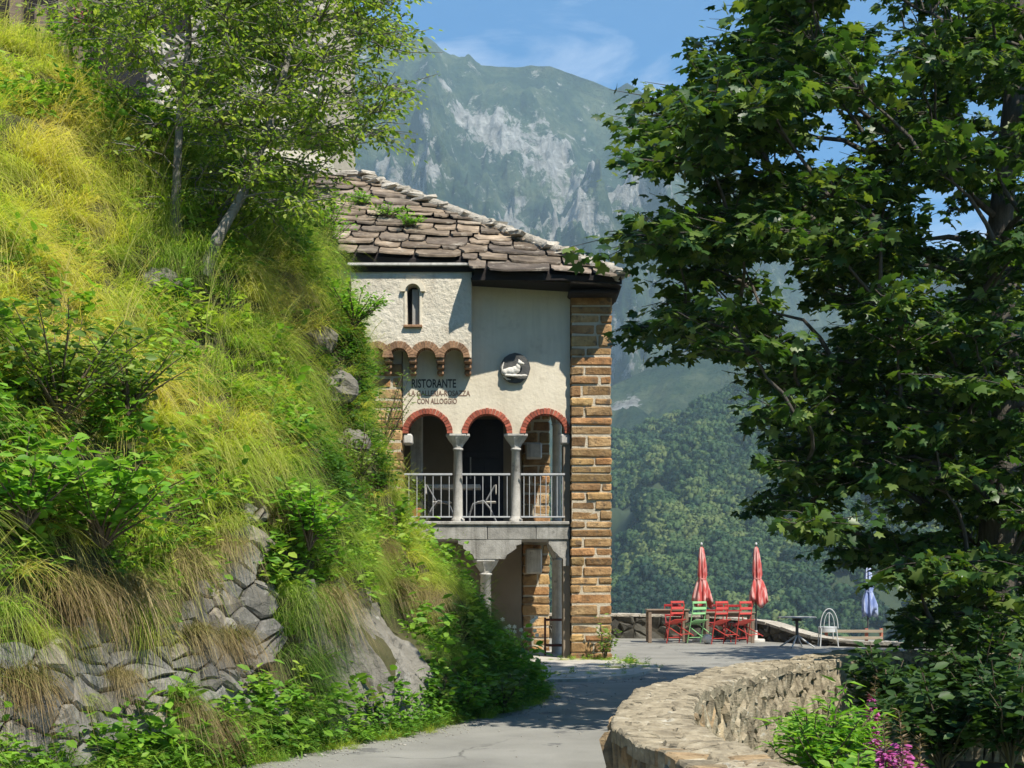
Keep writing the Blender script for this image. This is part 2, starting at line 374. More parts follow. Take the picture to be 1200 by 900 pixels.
# ------------------------------------------------------------------ far land: mountain, rocky spur, wooded slope
def land_mat(name, rock_amt, wood=None):
    m, nt, b, o = new_mat(name)
    tc = N(nt, 'ShaderNodeTexCoord'); pos = tc.outputs['Object']
    mp = N(nt, 'ShaderNodeMapping'); mp.inputs['Scale'].default_value = (0.013, 0.008, 0.013); nt.links.new(pos, mp.inputs['Vector'])
    n1 = N(nt, 'ShaderNodeTexNoise', Scale=1.0, Detail=14.0, Roughness=0.74, Distortion=0.35); nt.links.new(mp.outputs[0], n1.inputs['Vector'])
    n0 = N(nt, 'ShaderNodeTexNoise', Scale=0.006, Detail=14.0, Roughness=0.72); nt.links.new(pos, n0.inputs['Vector'])
    g = ramp(nt, [(0.38, (0.012, 0.034, 0.016)), (0.5, (0.042, 0.078, 0.032)), (0.62, (0.12, 0.15, 0.07))]); nt.links.new(n0.outputs['Fac'], g.inputs['Fac'])
    rk = ramp(nt, [(0.35, (0.22, 0.21, 0.18)), (0.62, (0.52, 0.51, 0.46))]); n2 = N(nt, 'ShaderNodeTexNoise', Scale=0.03, Detail=8.0, Roughness=0.7); nt.links.new(pos, n2.inputs['Vector']); nt.links.new(n2.outputs['Fac'], rk.inputs['Fac'])
    at = N(nt, 'ShaderNodeAttribute', attribute_name='rock'); ad = N(nt, 'ShaderNodeMath', operation='MULTIPLY_ADD'); ad.inputs[1].default_value = 0.42
    nt.links.new(at.outputs['Fac'], ad.inputs[0]); nt.links.new(n1.outputs['Fac'], ad.inputs[2])
    r = ramp(nt, [(0.615 - rock_amt, (0, 0, 0)), (0.665 - rock_amt, (1, 1, 1))]); nt.links.new(ad.outputs[0], r.inputs['Fac'])
    c = mixc(nt, r.outputs['Color'], g.outputs['Color'], rk.outputs['Color'])
    nt.links.new(c, b.inputs['Base Color']); b.inputs['Roughness'].default_value = 0.95; b.inputs['Specular IOR Level'].default_value = 0.1
    bp = N(nt, 'ShaderNodeBump', Strength=1.0, Distance=40.0); nt.links.new(n2.outputs['Fac'], bp.inputs['Height']); nt.links.new(bp.outputs[0], b.inputs['Normal'])
    return m
def sheet(name, sil, D1, D0, z0, nx, nt_, seed, amp, mat, prof=1.0, gul=0.0, back=True, xr=(-900, 2100), rockf=None):
    """A mountain flank whose skyline was measured in the photograph: from (D0, z0) up to the skyline at D1, and over the back."""
    xs = np.concatenate([np.linspace(xr[0], 380, nx // 8), np.linspace(384, 1260, nx - 2 * (nx // 8)), np.linspace(1275, xr[1], nx // 8)]); ys = np.interp(xs, [p[0] for p in sil], [p[1] for p in sil])
    ys = ys + (fbm(xs / 38, xs * 0, 5, seed) - .5) * 8
    zt = EYE + (HORY - ys) / FPX * D1; X1 = (xs - 600) / FPX * D1
    rows = np.concatenate([np.linspace(0, 1, nt_), [1.05, 1.12, 1.2]] if back else [np.linspace(0, 1, nt_)])
    V = []; R = []
    for t in rows:
        D = D0 + (D1 - D0) * t
        tt = min(t, 1.0); z = z0 + (zt - z0) * tt ** prof
        if t > 1: z = zt - (t - 1) * (zt - z0) * 1.1
        X = X1 * (0.35 + 0.65 * t)
        env = np.sin(np.clip(tt, 0, 1) * pi) * 0.85 + 0.15 if t < 1 else 0.0
        u = X / (D1 * 0.085)
        gg = ridged(u * 1.0 + 0.35 * tt, np.full_like(u, tt * 2.6), 5, seed + 3)
        ff = fbm(u * 2.3, np.full_like(u, tt * 6.0), 7, seed + 11, .58)
        g3 = ridged(u * 4.2 + .8 * ff, np.full_like(u, tt * 13.0), 4, seed + 23)
        dz = amp * env * ((gg - .5) * gul * 1.7 + (ff - .5) * 1.3 + (g3 - .5) * gul * .38)
        V.append(np.stack([X, np.full_like(X, D) - dz * 0.9, z + dz], 1))
        R.append(gg * 0.05 + g3 * .06 + ff * .15 + (rockf(xs, tt) if rockf else 0))
    V = np.concatenate(V); n = len(rows)
    i = np.arange((n - 1) * (nx - 1)); r = i // (nx - 1); c = i % (nx - 1)
    F = np.stack([r * nx + c, r * nx + c + 1, (r + 1) * nx + c + 1, (r + 1) * nx + c], 1)
    me = mesh_tris(name, V, F, {'rock': np.concatenate(R)}, smooth=True)
    o = obj_of(name, me, mat); tag(o, kind='structure'); return o, V.reshape(n, nx, 3)
def g2(x, y, cx, cy, sx, sy): return np.exp(-((x - cx) / sx) ** 2 - ((y - cy) / sy) ** 2)
mtn_sil = [(-900, 60), (-300, 90), (0, 70), (300, 40), (400, 22), (480, 42), (505, 52), (545, 73), (585, 77), (645, 76), (690, 95), (720, 106), (735, 98), (750, 108), (775, 126), (850, 190), (930, 250), (1020, 300), (1100, 310), (1250, 270), (1500, 190), (2100, 120)]
def rk_m(xs, t):
    return 0.42 * g2(xs, t, 640, .80, 70, .055) + .45 * g2(xs, t, 560, .86, 40, .04) + .8 * g2(xs, t, 600, .60, 16, .07) + .7 * g2(xs, t, 670, .56, 34, .05) + .55 * g2(xs, t, 730, .70, 40, .05) + .6 * g2(xs, t, 460, .55, 40, .12) + .3 * g2(xs, t, 700, .42, 60, .06) - 0.10
mountain, _ = sheet('mountain', mtn_sil, 4200, 1900, -60, 560, 260, 3, 230, land_mat('mountain_turf_and_rock', 0.02), prof=1.25, gul=1.0, rockf=rk_m)
tag(mountain, kind='structure')
spur_sil = [(-900, 560), (500, 575), (600, 520), (650, 482), (717, 452), (770, 428), (840, 405), (950, 385), (1100, 370), (1300, 335), (2100, 240)]
spur, _ = sheet('rocky_hill', spur_sil, 2300, 1300, -80, 240, 70, 8, 60, land_mat('hill_turf_and_rock', 0.03), gul=0.7, rockf=lambda xs, t: 0.8 * g2(xs, t, 735, .84, 28, .07) - .3)
wood_sil = [(-900, 700), (480, 640), (600, 590), (716, 532), (780, 503), (840, 478), (900, 455), (1000, 420), (1200, 380), (1500, 320), (2100, 240)]
m_wood = rough_mat('woodland_floor', [(0.02, 0.035, 0.014), (0.05, 0.07, 0.028)], scale=0.02, bump=0, rnd=0)
wslope, WV = sheet('wooded_hill', wood_sil, 1500, 700, -95, 200, 70, 15, 46, m_wood, gul=0.8)

# far-off wood: crowns that read as one mass
def crown_mesh(name, seed, tall=1.0, nclump=26):
    r = np.random.default_rng(seed); V = []; F = []; b = 0
    lobes = []
    for k in range(nclump // 2):
        d = r.normal(size=3); d /= np.linalg.norm(d); d[2] = abs(d[2]) * 0.95 - 0.1
        lobes.append((d * (0.26 + 0.16 * r.random()) * np.array([1, 1, tall]) + np.array([0, 0, 0.5 * tall]), 0.13 + 0.13 * r.random()))
    for (c, s) in lobes:
        n = 6; ring = [(c + s * .92 * np.array([cos(a) * cos(e), sin(a) * cos(e), sin(e)]) * (0.7 + 0.5 * r.random())) for e in (-0.7, 0.4) for a in np.linspace(0, 2 * pi, n, endpoint=False) + r.random()]
        V += ring + [c + np.array([0, 0, s * .95])]
        for q in range(n):
            q2 = (q + 1) % n; F += [(b + q, b + q2, b + n + q2), (b + q, b + n + q2, b + n + q), (b + n + q, b + n + q2, b + 2 * n)]
        b += 2 * n + 1
        for q in range(12):
            d = r.normal(size=3); d /= np.linalg.norm(d); d[2] = d[2] if d[2] > -.3 else -d[2]; p = c + d * s * r.uniform(.75, 1.1)
            t = np.cross(d + r.normal(0, .5, 3), [.2, .3, 1]); t /= np.linalg.norm(t); u = np.cross(d + r.normal(0, .35, 3), t); u /= np.linalg.norm(u); h = s * r.uniform(.22, .42)
            V += [p - t * h - u * h * .6, p + t * h - u * h * .5, p + u * h]; F.append((b, b + 1, b + 2)); b += 3
    return mesh_tris(name, V, F)
m_far = inst_mat('distant_foliage', [(0.0, (0.012, 0.034, 0.016)), (0.4, (0.030, 0.068, 0.022)), (0.75, (0.065, 0.11, 0.030)), (1.0, (0.12, 0.155, 0.045))], trans=0.15, var=0.3)
far_src = []
for i, tall in enumerate((1.0, 1.25, 1.7, 0.9)):
    me = crown_mesh('distant_tree', 40 + i, tall); me.materials.append(m_far); far_src.append(bpy.data.objects.new('distant_tree', me))
pts = []; tn = []; sc = []; ix = []
H, W_ = WV.shape[0] - 3, WV.shape[1]
tries = 60000
a = rng.random(tries) * (H - 1.01); b = rng.random(tries) * (W_ - 1.01)
ai = a.astype(int); bi = b.astype(int); fa = (a - ai)[:, None]; fb = (b - bi)[:, None]
Pp = (WV[ai, bi] * (1 - fa) + WV[ai + 1, bi] * fa) * (1 - fb) + (WV[ai, bi + 1] * (1 - fa) + WV[ai + 1, bi + 1] * fa) * fb
px = 600 + Pp[:, 0] / Pp[:, 1] * FPX; py = HORY - (Pp[:, 2] - EYE) / Pp[:, 1] * FPX
dn = fbm(Pp[:, 0] / 60, Pp[:, 1] / 60, 3, 5)
clear = fbm(Pp[:, 0] / 85 + 3, Pp[:, 1] / 85, 3, 9)
keep = (px > 560) & (px < 1500) & (py < 800) & (clear < 0.69)
Pp, dn = Pp[keep], dn[keep]
n = len(Pp)
scatter('distant_wood', Pp - [0, 0, 1.5], np.stack([np.zeros(n), np.zeros(n), rng.random(n) * 6.28], 1), 7.5 + 9.0 * rng.random(n) ** 1.5, rng.integers(0, 4, n), np.clip(0.15 + 1.5 * (dn - .3) + 0.75 * (rng.random(n) - .5), 0, 1), far_src,
        'dense green wood covering the hillside across the valley', 'woodland')

# valley ground that carries everything out to the hills
gx = np.linspace(-700, 700, 121) * 1.0; gx = np.sign(gx) * (np.abs(gx) / 700) ** 1.9 * 2600
gy = np.concatenate([[-80, -30, -10], np.linspace(0, 60, 41), np.linspace(70, 760, 40), [1200, 2000, 3200]])
X, Y = np.meshgrid(gx, gy)
Z = -0.25 - 0.16 * np.clip(X - 2.5, 0, None) ** 0.9 * (Y < 300) - 0.30 * np.clip(Y - 39.5, 0, 400) - 0.05 * np.clip(X - 10, 0, 150)
Z = np.where((Y > -6) & (Y < 39.5) & (X > -14) & (X < 10.0), np.where(X > 2.0, np.maximum(Z, -0.55 - 0.05 * (X - 2)), -0.30), Z)
Z = np.maximum(Z, -128) + (fbm(X / 20, Y / 20, 4, 2) - .5) * np.clip((Y - 44) / 40, 0, 1) * 6
i = np.arange((len(gy) - 1) * (len(gx) - 1)); r = i // (len(gx) - 1); c = i % (len(gx) - 1); nx = len(gx)
gme = mesh_tris('ground', np.stack([X.ravel(), Y.ravel(), Z.ravel()], 1), np.stack([r * nx + c, r * nx + c + 1, (r + 1) * nx + c + 1, (r + 1) * nx + c], 1), smooth=True)
m_soil = rough_mat('meadow_soil', [(0.035, 0.045, 0.018), (0.06, 0.065, 0.028), (0.10, 0.09, 0.05)], scale=1.3, bump=0.6, rnd=0, bdist=0.05)
ground = obj_of('ground', gme, m_soil); tag(ground, kind='structure')
def ground_z(x, y):
    z = -0.25 - 0.16 * max(x - 2.5, 0) ** 0.9
    return max(z, -0.55 - 0.05 * (x - 2)) if x > 2 else -0.30
# ------------------------------------------------------------------ road, terrace, pavement
m_asph = rough_mat('worn_asphalt', [(0.15, 0.145, 0.128), (0.225, 0.22, 0.195), (0.29, 0.283, 0.252)], scale=0.7, bump=0.35, bscale=60, rnd=0, spot=(0.13, 0.128, 0.12), spot_scale=0.9, spot_lo=0.60, spot_hi=0.64, bdist=0.012)
nt = m_asph.node_tree; b_ = [n for n in nt.nodes if n.type == 'BSDF_PRINCIPLED'][0]; c0 = b_.inputs['Base Color'].links[0].from_socket
tc = N(nt, 'ShaderNodeTexCoord'); nz = N(nt, 'ShaderNodeTexNoise', Scale=.8, Detail=6.0); nt.links.new(tc.outputs['Object'], nz.inputs['Vector']); vm = N(nt, 'ShaderNodeVectorMath', operation='MULTIPLY_ADD'); vm.inputs[1].default_value = (1.6, 1.6, 0); nt.links.new(nz.outputs['Color'], vm.inputs[0]); nt.links.new(tc.outputs['Object'], vm.inputs[2])
vo = N(nt, 'ShaderNodeTexVoronoi', feature='DISTANCE_TO_EDGE', Scale=.42); nt.links.new(vm.outputs[0], vo.inputs['Vector']); rc = ramp(nt, [(.0, (1, 1, 1)), (.012, (0, 0, 0))]); nt.links.new(vo.outputs['Distance'], rc.inputs['Fac'])
n5 = N(nt, 'ShaderNodeTexNoise', Scale=.35, Detail=4.0); nt.links.new(tc.outputs['Object'], n5.inputs['Vector']); r5 = ramp(nt, [(.46, (0, 0, 0)), (.54, (.8, .8, .8))]); nt.links.new(n5.outputs['Fac'], r5.inputs['Fac']); cm = mixc(nt, 1.0, rc.outputs['Color'], r5.outputs['Color'], 'MULTIPLY')
n6 = N(nt, 'ShaderNodeTexNoise', Scale=90.0, Detail=4.0, Roughness=.8); nt.links.new(tc.outputs['Object'], n6.inputs['Vector']); r6 = ramp(nt, [(.36, (.72, .72, .72)), (.66, (1.22, 1.21, 1.18))]); nt.links.new(n6.outputs['Fac'], r6.inputs['Fac'])
nt.links.new(mixc(nt, cm, mixc(nt, 1.0, c0, r6.outputs['Color'], 'MULTIPLY'), (.06, .058, .05)), b_.inputs['Base Color'])
WC = [(3.2, 1.0), (2.45, 2.6), (1.85, 4.0), (1.35, 5.2), (1.02, 6.25), (0.84, 7.1), (0.775, 7.8), (0.83, 8.7), (1.02, 9.9), (1.33, 11.1), (1.82, 12.4), (2.55, 13.9), (3.45, 15.3), (4.25, 15.75), (5.1, 15.6), (6.3, 15.0)]
WP = catmull(WC, 300); WS = np.concatenate([[0], np.cumsum(np.hypot(*np.diff(WP, axis=0).T))])
def wpos(s, across, z):               # point on the parapet: along, across (+ = valley side), height
    x = np.interp(s, WS, WP[:, 0]); y = np.interp(s, WS, WP[:, 1]); e = 0.05
    dx = np.interp(s + e, WS, WP[:, 0]) - np.interp(s - e, WS, WP[:, 0]); dy = np.interp(s + e, WS, WP[:, 1]) - np.interp(s - e, WS, WP[:, 1])
    l = sqrt(dx * dx + dy * dy) + 1e-9
    return Vector((x + across * dy / l, y - across * dx / l, z))
rp = [(float(p[0]), float(p[1])) for p in WP[::6]] + [(6.6, 17.0), (7.0, 20), (8.6, 25), (9.3, 31), (9.3, 38.2), (-6, 38.2), (-9, 34), (-13, 20), (-16, 6), (-16, -5), (4.2, -5)]
road = MB().slab(rp, -0.32, 0.0).build('road', m_asph); tag(road, kind='structure')
m_conc = rough_mat('worn_concrete', [(0.30, 0.28, 0.235), (0.42, 0.395, 0.34), (0.50, 0.47, 0.41)], scale=2.2, bump=0.4, bscale=30, rnd=0.1, spot=(0.20, 0.17, 0.10), spot_scale=2.5, spot_lo=0.58, spot_hi=0.66)
pav = MB().slab([(-4.0, 28.3), (-2.2, 25.0), (-0.3, 23.2), (0.25, 22.2), (1.15, 22.4), (1.95, 23.4), (2.5, 25.0), (2.55, 26.0), (2.0, 27.0), (1.95, 31.2), (-4, 31.2)], -0.02, 0.045).build('pavement', m_conc); tag(pav, kind='structure')

# ------------------------------------------------------------------ the grassy bank on the left
BC = [(-13, -6), (-9.6, -1), (-7.0, 3.5), (-5.1, 7), (-3.65, 9.8), (-2.45, 12.3), (-1.2, 14.9), (-0.3, 17.2), (0.25, 19.2), (0.22, 21), (-0.25, 23), (-1.35, 25), (-2.8, 26.8), (-4.4, 28.6), (-6.4, 30.4)]
BP = catmull(BC, 400); BS = np.concatenate([[0], np.cumsum(np.hypot(*np.diff(BP, axis=0).T))]); SMAX = BS[-1]
NEAR = np.array([(0, -.1), (.12, .35), (.30, 1.0), (.50, 1.75), (1.05, 2.45), (2.1, 3.9), (3.5, 5.9), (5.2, 7.9), (8, 8.7), (17, 10.0)])
FAR = np.array([(0, -.1), (.40, .42), (.85, .95), (1.35, 1.5), (2.08, 2.9), (2.32, 4.2), (2.75, 5.6), (3.3, 6.55), (4.8, 7.0), (15, 7.8)])
YS = np.interp(np.linspace(0, SMAX, 200), BS, BP[:, 1])
def prof(s):
    y = np.interp(s, BS, BP[:, 1]); k = min(1, max(0, (y - 13.5) / 5.0)); k = k * k * (3 - 2 * k)
    if y > 21: k = 1
    pr = NEAR * (1 - k) + FAR * k
    if y > 22: pr = pr * np.array([1.0, 1 - 0.045 * (y - 22)])
    d = catmull(pr, 120); c = np.concatenate([[0], np.cumsum(np.hypot(*np.diff(d, axis=0).T))]); return d, c
PS = np.linspace(0, SMAX, 240); PRC = [prof(s) for s in PS]
def hill(s, v, h=0.0):
    """Point on the bank: s metres along its foot, v metres up the slope, h out of the surface."""
    s = min(max(s, 0.0), SMAX - 1e-6); i = min(int(s / SMAX * 239), 238); f = s / SMAX * 239 - i
    q = []
    for k in (i, i + 1):
        d, c = PRC[k]; q.append((np.interp(v, c, d[:, 0]), np.interp(v, c, d[:, 1])))
    off = q[0][0] * (1 - f) + q[1][0] * f; z = q[0][1] * (1 - f) + q[1][1] * f
    x = np.interp(s, BS, BP[:, 0]); y = np.interp(s, BS, BP[:, 1]); e = 0.6
    dx = np.interp(s + e, BS, BP[:, 0]) - np.interp(s - e, BS, BP[:, 0]); dy = np.interp(s + e, BS, BP[:, 1]) - np.interp(s - e, BS, BP[:, 1]); l = sqrt(dx * dx + dy * dy)
    nx, ny = -dy / l, dx / l
    # relief: soft terraces and lumps
    a = min(1.0, v / 1.5)
    bumpy = (float(fbm(s * 0.55, v * 0.55, 4, 21)) - .5) * 1.15 * a + (float(fbm(s * 1.7, v * 1.7, 3, 33)) - .5) * 0.30 * a
    h2 = h + bumpy
    return Vector((x + nx * (off - h2 * 0.8), y + ny * (off - h2 * 0.8), z + h2 * 0.6))
VMAX = 19.0; NS, NV = 210, 90
vs = np.concatenate([np.linspace(0, 9.5, 70), np.linspace(9.9, VMAX, NV - 70)])
HV = np.array([[hill(s, v) for v in vs] for s in np.linspace(0, SMAX, NS)])
i = np.arange((NS - 1) * (NV - 1)); r = i // (NV - 1); c = i % (NV - 1)
HF = np.stack([r * NV + c, (r + 1) * NV + c, (r + 1) * NV + c + 1, r * NV + c + 1], 1)
m_bank = rough_mat('bank_soil', [(0.028, 0.028, 0.012), (0.055, 0.055, 0.02), (0.10, 0.085, 0.04)], scale=2.0, bump=0.8, rnd=0, bdist=0.06)
bank = obj_of('hillside', mesh_tris('hillside', HV.reshape(-1, 3), HF, smooth=True), m_bank); tag(bank, kind='structure')
HB = BVHTree.FromPolygons([tuple(v) for v in HV.reshape(-1, 3)], [tuple(int(k) for k in f) for f in HF])
def hit_hill(x, y):
    d = P(x, y, 1.0) - Vector((0, 0, EYE)); h = HB.ray_cast(Vector((0, 0, EYE)), d.normalized()); return h[0]
def hnorm(s, v):
    a = hill(s + .15, v) - hill(s - .15, v); b = hill(s, v + .15) - hill(s, v - .15); n = a.cross(b).normalized()
    if n.dot(Vector((0.5, -1, 0.6))) < 0: n = -n
    return n
def sv_of(x, y):                       # bank coordinates of a measured pixel
    p = hit_hill(x, y)
    if p is None: return None
    best = None
    for s in np.linspace(0, SMAX, 120):
        bx = np.interp(s, BS, BP[:, 0]); by = np.interp(s, BS, BP[:, 1])
        if (bx - p.x) ** 2 + (by - p.y) ** 2 > 90: continue
        for v in np.linspace(0, 12, 61):
            q = hill(s, v); d = (q - p).length_squared
            if best is None or d < best[0]: best = (d, s, v)
    return best[1], best[2]
# ------------------------------------------------------------------ the restaurant
K = 28 / FPX
def bx(x, D=28.0): return (x - 600) / FPX * D
def bz(y, D=28.0): return EYE + (HORY - y) / FPX * D
m_plaster = rough_mat('cream_plaster', [(0.49, 0.43, 0.32), (0.59, 0.53, 0.405), (0.66, 0.60, 0.465)], scale=1.1, bump=0.35, bscale=16, rnd=0, spot=(0.42, 0.36, 0.27), spot_scale=1.3, spot_lo=0.60, spot_hi=0.78, bdist=0.03)
m_plaster_r = rough_mat('rough_cream_plaster', [(0.47, 0.42, 0.325), (0.57, 0.52, 0.41), (0.65, 0.595, 0.48)], scale=2.0, bump=0.9, bscale=11, rnd=0, spot=(0.43, 0.375, 0.285), spot_scale=2.6, spot_lo=0.58, spot_hi=0.74, bdist=0.05)
def streaks(m, scale, amt, col):
    nt = m.node_tree; b = [n for n in nt.nodes if n.type == 'BSDF_PRINCIPLED'][0]; src_ = b.inputs['Base Color'].links[0].from_socket
    tc = N(nt, 'ShaderNodeTexCoord'); mp = N(nt, 'ShaderNodeMapping'); mp.inputs['Scale'].default_value = (3.2, 3.2, .28); nt.links.new(tc.outputs['Object'], mp.inputs['Vector'])
    n1 = N(nt, 'ShaderNodeTexNoise', Scale=scale, Detail=9.0, Roughness=.68, Distortion=.3); nt.links.new(mp.outputs[0], n1.inputs['Vector'])
    r = ramp(nt, [(.50, (0, 0, 0)), (.80, (amt, amt, amt))]); nt.links.new(n1.outputs['Fac'], r.inputs['Fac']); nt.links.new(mixc(nt, r.outputs['Color'], src_, col), b.inputs['Base Color'])
for m_ in (m_plaster, m_plaster_r): streaks(m_, 1.6, .34, (.30, .265, .20))
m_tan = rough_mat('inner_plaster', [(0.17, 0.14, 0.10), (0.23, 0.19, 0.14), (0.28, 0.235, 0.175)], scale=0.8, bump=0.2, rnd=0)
m_block = rough_mat('ochre_stone_block', [(0.15, 0.093, 0.040), (0.31, 0.205, 0.094), (0.47, 0.345, 0.175)], scale=4.5, bump=1.0, bscale=20, rnd=0.4, spot=(0.13, 0.088, 0.05), spot_scale=6, spot_lo=0.53, spot_hi=0.64, bdist=0.03, tint=[(0, (1, .92, .85)), (0.45, (1.05, 1.0, 1.0)), (0.75, (0.85, 0.62, 0.52)), (1, (1.1, 1.08, 0.95))])
m_mortar = rough_mat('pale_mortar', [(0.40, 0.345, 0.25), (0.56, 0.49, 0.37)], scale=9, bump=0.8, rnd=0, bdist=0.03)
m_granite = rough_mat('grey_granite', [(0.34, 0.325, 0.285), (0.46, 0.44, 0.395), (0.56, 0.54, 0.49)], scale=6, bump=0.5, bscale=45, rnd=0.08, spot=(0.10, 0.095, 0.085), spot_scale=3.2, spot_lo=0.60, spot_hi=0.74)
m_slabstone = rough_mat('stained_grey_stone', [(0.19, 0.182, 0.16), (0.30, 0.288, 0.255), (0.40, 0.385, 0.345)], scale=5, bump=.6, bscale=40, rnd=.12, spot=(.09, .085, .07), spot_scale=3, spot_lo=.58, spot_hi=.72)
m_redbrick = rough_mat('red_brick', [(0.26, 0.065, 0.038), (0.40, 0.115, 0.07)], scale=7, bump=0.6, rnd=0.35)
m_brownbrick = rough_mat('brown_brick', [(0.19, 0.105, 0.055), (0.31, 0.185, 0.105)], scale=7, bump=0.7, rnd=0.3)
m_slate = rough_mat('lichen_stone_slab', [(0.07, 0.056, 0.043), (0.175, 0.138, 0.10), (0.36, 0.295, 0.22)], scale=2.8, bump=1.0, bscale=12, rnd=0.45, spot=(0.45, 0.40, 0.31), spot_scale=3.5, spot_lo=0.57, spot_hi=0.75, bdist=0.03, tint=[(0, (1, 1, 1)), (0.4, (1.05, 1.0, .92)), (0.75, (1.0, .95, .88)), (1, (0.85, .85, .88))])
m_ridge = rough_mat('pale_ridge_mortar', [(0.26, 0.23, 0.18), (0.40, 0.36, 0.29), (0.52, 0.48, 0.40)], scale=4, bump=1.0, rnd=0.2, spot=(0.2, 0.17, 0.12), spot_scale=5, bdist=0.05)
m_darkwood = rough_mat('dark_stained_timber', [(0.010, 0.008, 0.008), (0.024, 0.019, 0.017)], scale=3, bump=0.4, rnd=0.2, stretch=(1, 12, 12))
m_door = rough_mat('dark_blue_door_paint', [(0.010, 0.011, 0.02), (0.018, 0.02, 0.034)], scale=3, bump=0.1, rnd=0.1, rough=0.5)
m_void = rough_mat('dark_interior', [(0.012, 0.011, 0.010), (0.02, 0.018, 0.016)], scale=2, bump=0, rnd=0)
m_rail = rough_mat('pale_grey_paint', [(0.30, 0.31, 0.31), (0.42, 0.43, 0.43)], scale=8, bump=0.1, rnd=0.05, rough=0.5, spot=(0.22, 0.13, 0.08), spot_scale=14, spot_lo=0.66, spot_hi=0.72)
m_whitestone = rough_mat('white_carved_stone', [(0.50, 0.47, 0.41), (0.68, 0.65, 0.58)], scale=9, bump=0.6, rnd=0, spot=(0.25, 0.21, 0.15), spot_scale=9, spot_lo=0.6, spot_hi=0.7)
m_darkplaque = rough_mat('dark_plaque_stone', [(0.05, 0.052, 0.05), (0.10, 0.10, 0.095)], scale=7, bump=0.8, rnd=0)
m_ink = rough_mat('faded_black_lettering', [(0.035, 0.033, 0.03), (0.10, 0.09, 0.08)], scale=12, bump=0, rnd=0)
m_ink2 = rough_mat('faded_brown_lettering', [(0.13, 0.075, 0.05), (0.27, 0.19, 0.14)], scale=12, bump=0, rnd=0)

streaks(m_granite, 2.2, .8, (.12, .115, .10)); streaks(m_slabstone, 2.6, .9, (.085, .08, .065)); streaks(m_block, 2.0, .5, (.16, .115, .07))
house = thing('restaurant', 'old stone restaurant with cream plaster front, three red brick arches, balcony and stone slab roof', 'building', (0, 28, 0))
XL, XR = bx(472), bx(668)               # plaster front between the two stone piers
ZS = bz(508)                            # springing of the arches
AC = [bx(501), bx(571), bx(639)]; RI, RO = 23 * K, 29 * K
ZW = 7.35
poly = [(XL, ZS)]
for c in AC:
    for k in range(17):
        a = pi - pi * k / 16; q = (c + RO * cos(a), ZS + RO * sin(a))
        if k in (0, 16): q = (min(max(q[0], XL + .001), XR - .001), q[1])
        poly.append(q)
poly += [(XR, ZS), (XR, ZW), (XL, ZW)]
wall = MB().extrude(poly, 28.0, 28.36).build('front_wall', m_plaster, house)
# red brick arch rings, one brick at a time
for c in AC:
    nb = 21
    for k in range(nb):
        a0 = pi * k / nb + .012; a1 = pi * (k + 1) / nb - .012; ro = RO + .008 + random.uniform(-.004, .006)
        m = MB(); j = random.uniform(-.006, .008)
        v = [(c + r * cos(a), yy, ZS + r * sin(a)) for yy in (27.975 - j, 28.34) for (r, a) in ((RI, a0), (ro, a0), (ro, a1), (RI, a1))]
        m.add(v, [(0, 1, 2, 3), (7, 6, 5, 4), (0, 4, 5, 1), (1, 5, 6, 2), (2, 6, 7, 3), (3, 7, 4, 0)])
        m.build_at('brick', m_redbrick, (c + RI * cos(a0), 28.1, ZS + RI * sin(a0)), wall)
    mm = MB()
    for k in range(nb + 1):
        a = pi * k / nb
    arc = [(c + (RI + .012) * cos(pi * k / 24), ZS + (RI + .012) * sin(pi * k / 24)) for k in range(25)] + [(c + (RO + .002) * cos(pi - pi * k / 24), ZS + (RO + .002) * sin(pi - pi * k / 24)) for k in range(25)]
    mm.extrude(arc, 27.995, 28.33).build('arch_mortar', m_mortar, wall)

# stone piers, block by block, each over its mortar core
def pier(name, x0, x1, y0, y1, z0, z1, split=2, proud=.018, hmin=.15, hmax=.235):
    core = MB().box((x0 + proud, y0 + proud, z0), (x1 - proud, y1 - proud, z1)).build(name, m_mortar, house)
    z = z0
    while z < z1 - 0.05:
        h = min(random.uniform(hmin, hmax), z1 - z)
        if z1 - z - h < 0.1: h = z1 - z
        wd = x1 - x0
        cuts = [0, 1] if random.random() < 0.38 or split < 2 else [0, random.choice((random.uniform(.25, .42), random.uniform(.55, .75))), 1]
        for a, b in zip(cuts[:-1], cuts[1:]):
            g = random.uniform(.009, .019); pr = random.uniform(-.012, .022)
            m = MB().bbox((x0 + wd * a + (g if a > 0 else -pr * .5), y0 - pr, z + g * .9), (x0 + wd * b - (g if b < 1 else -pr * .5), y1 + pr, z + h - g * .9), b=.024, jit=.011)
            m.build_at('stone_block', m_block, (x0 + wd * (a + b) / 2, y0, z + h / 2), core)
        z += h
    return core
pier('right_pier', XR + .012, bx(716), 27.86, 28.7, -.05, 6.88)
pier('left_pier', bx(432), XL - .012, 27.9, 28.7, -.05, 5.62)
pier('rear_pier', .22, .78, 30.75, 31.35, -.05, 6.9, hmin=.16, hmax=.25)
MB().bbox((.97, 28.05, 0), (XR + .01, 28.9, 6.9), b=.01).build('pier_jamb', m_tan, house)
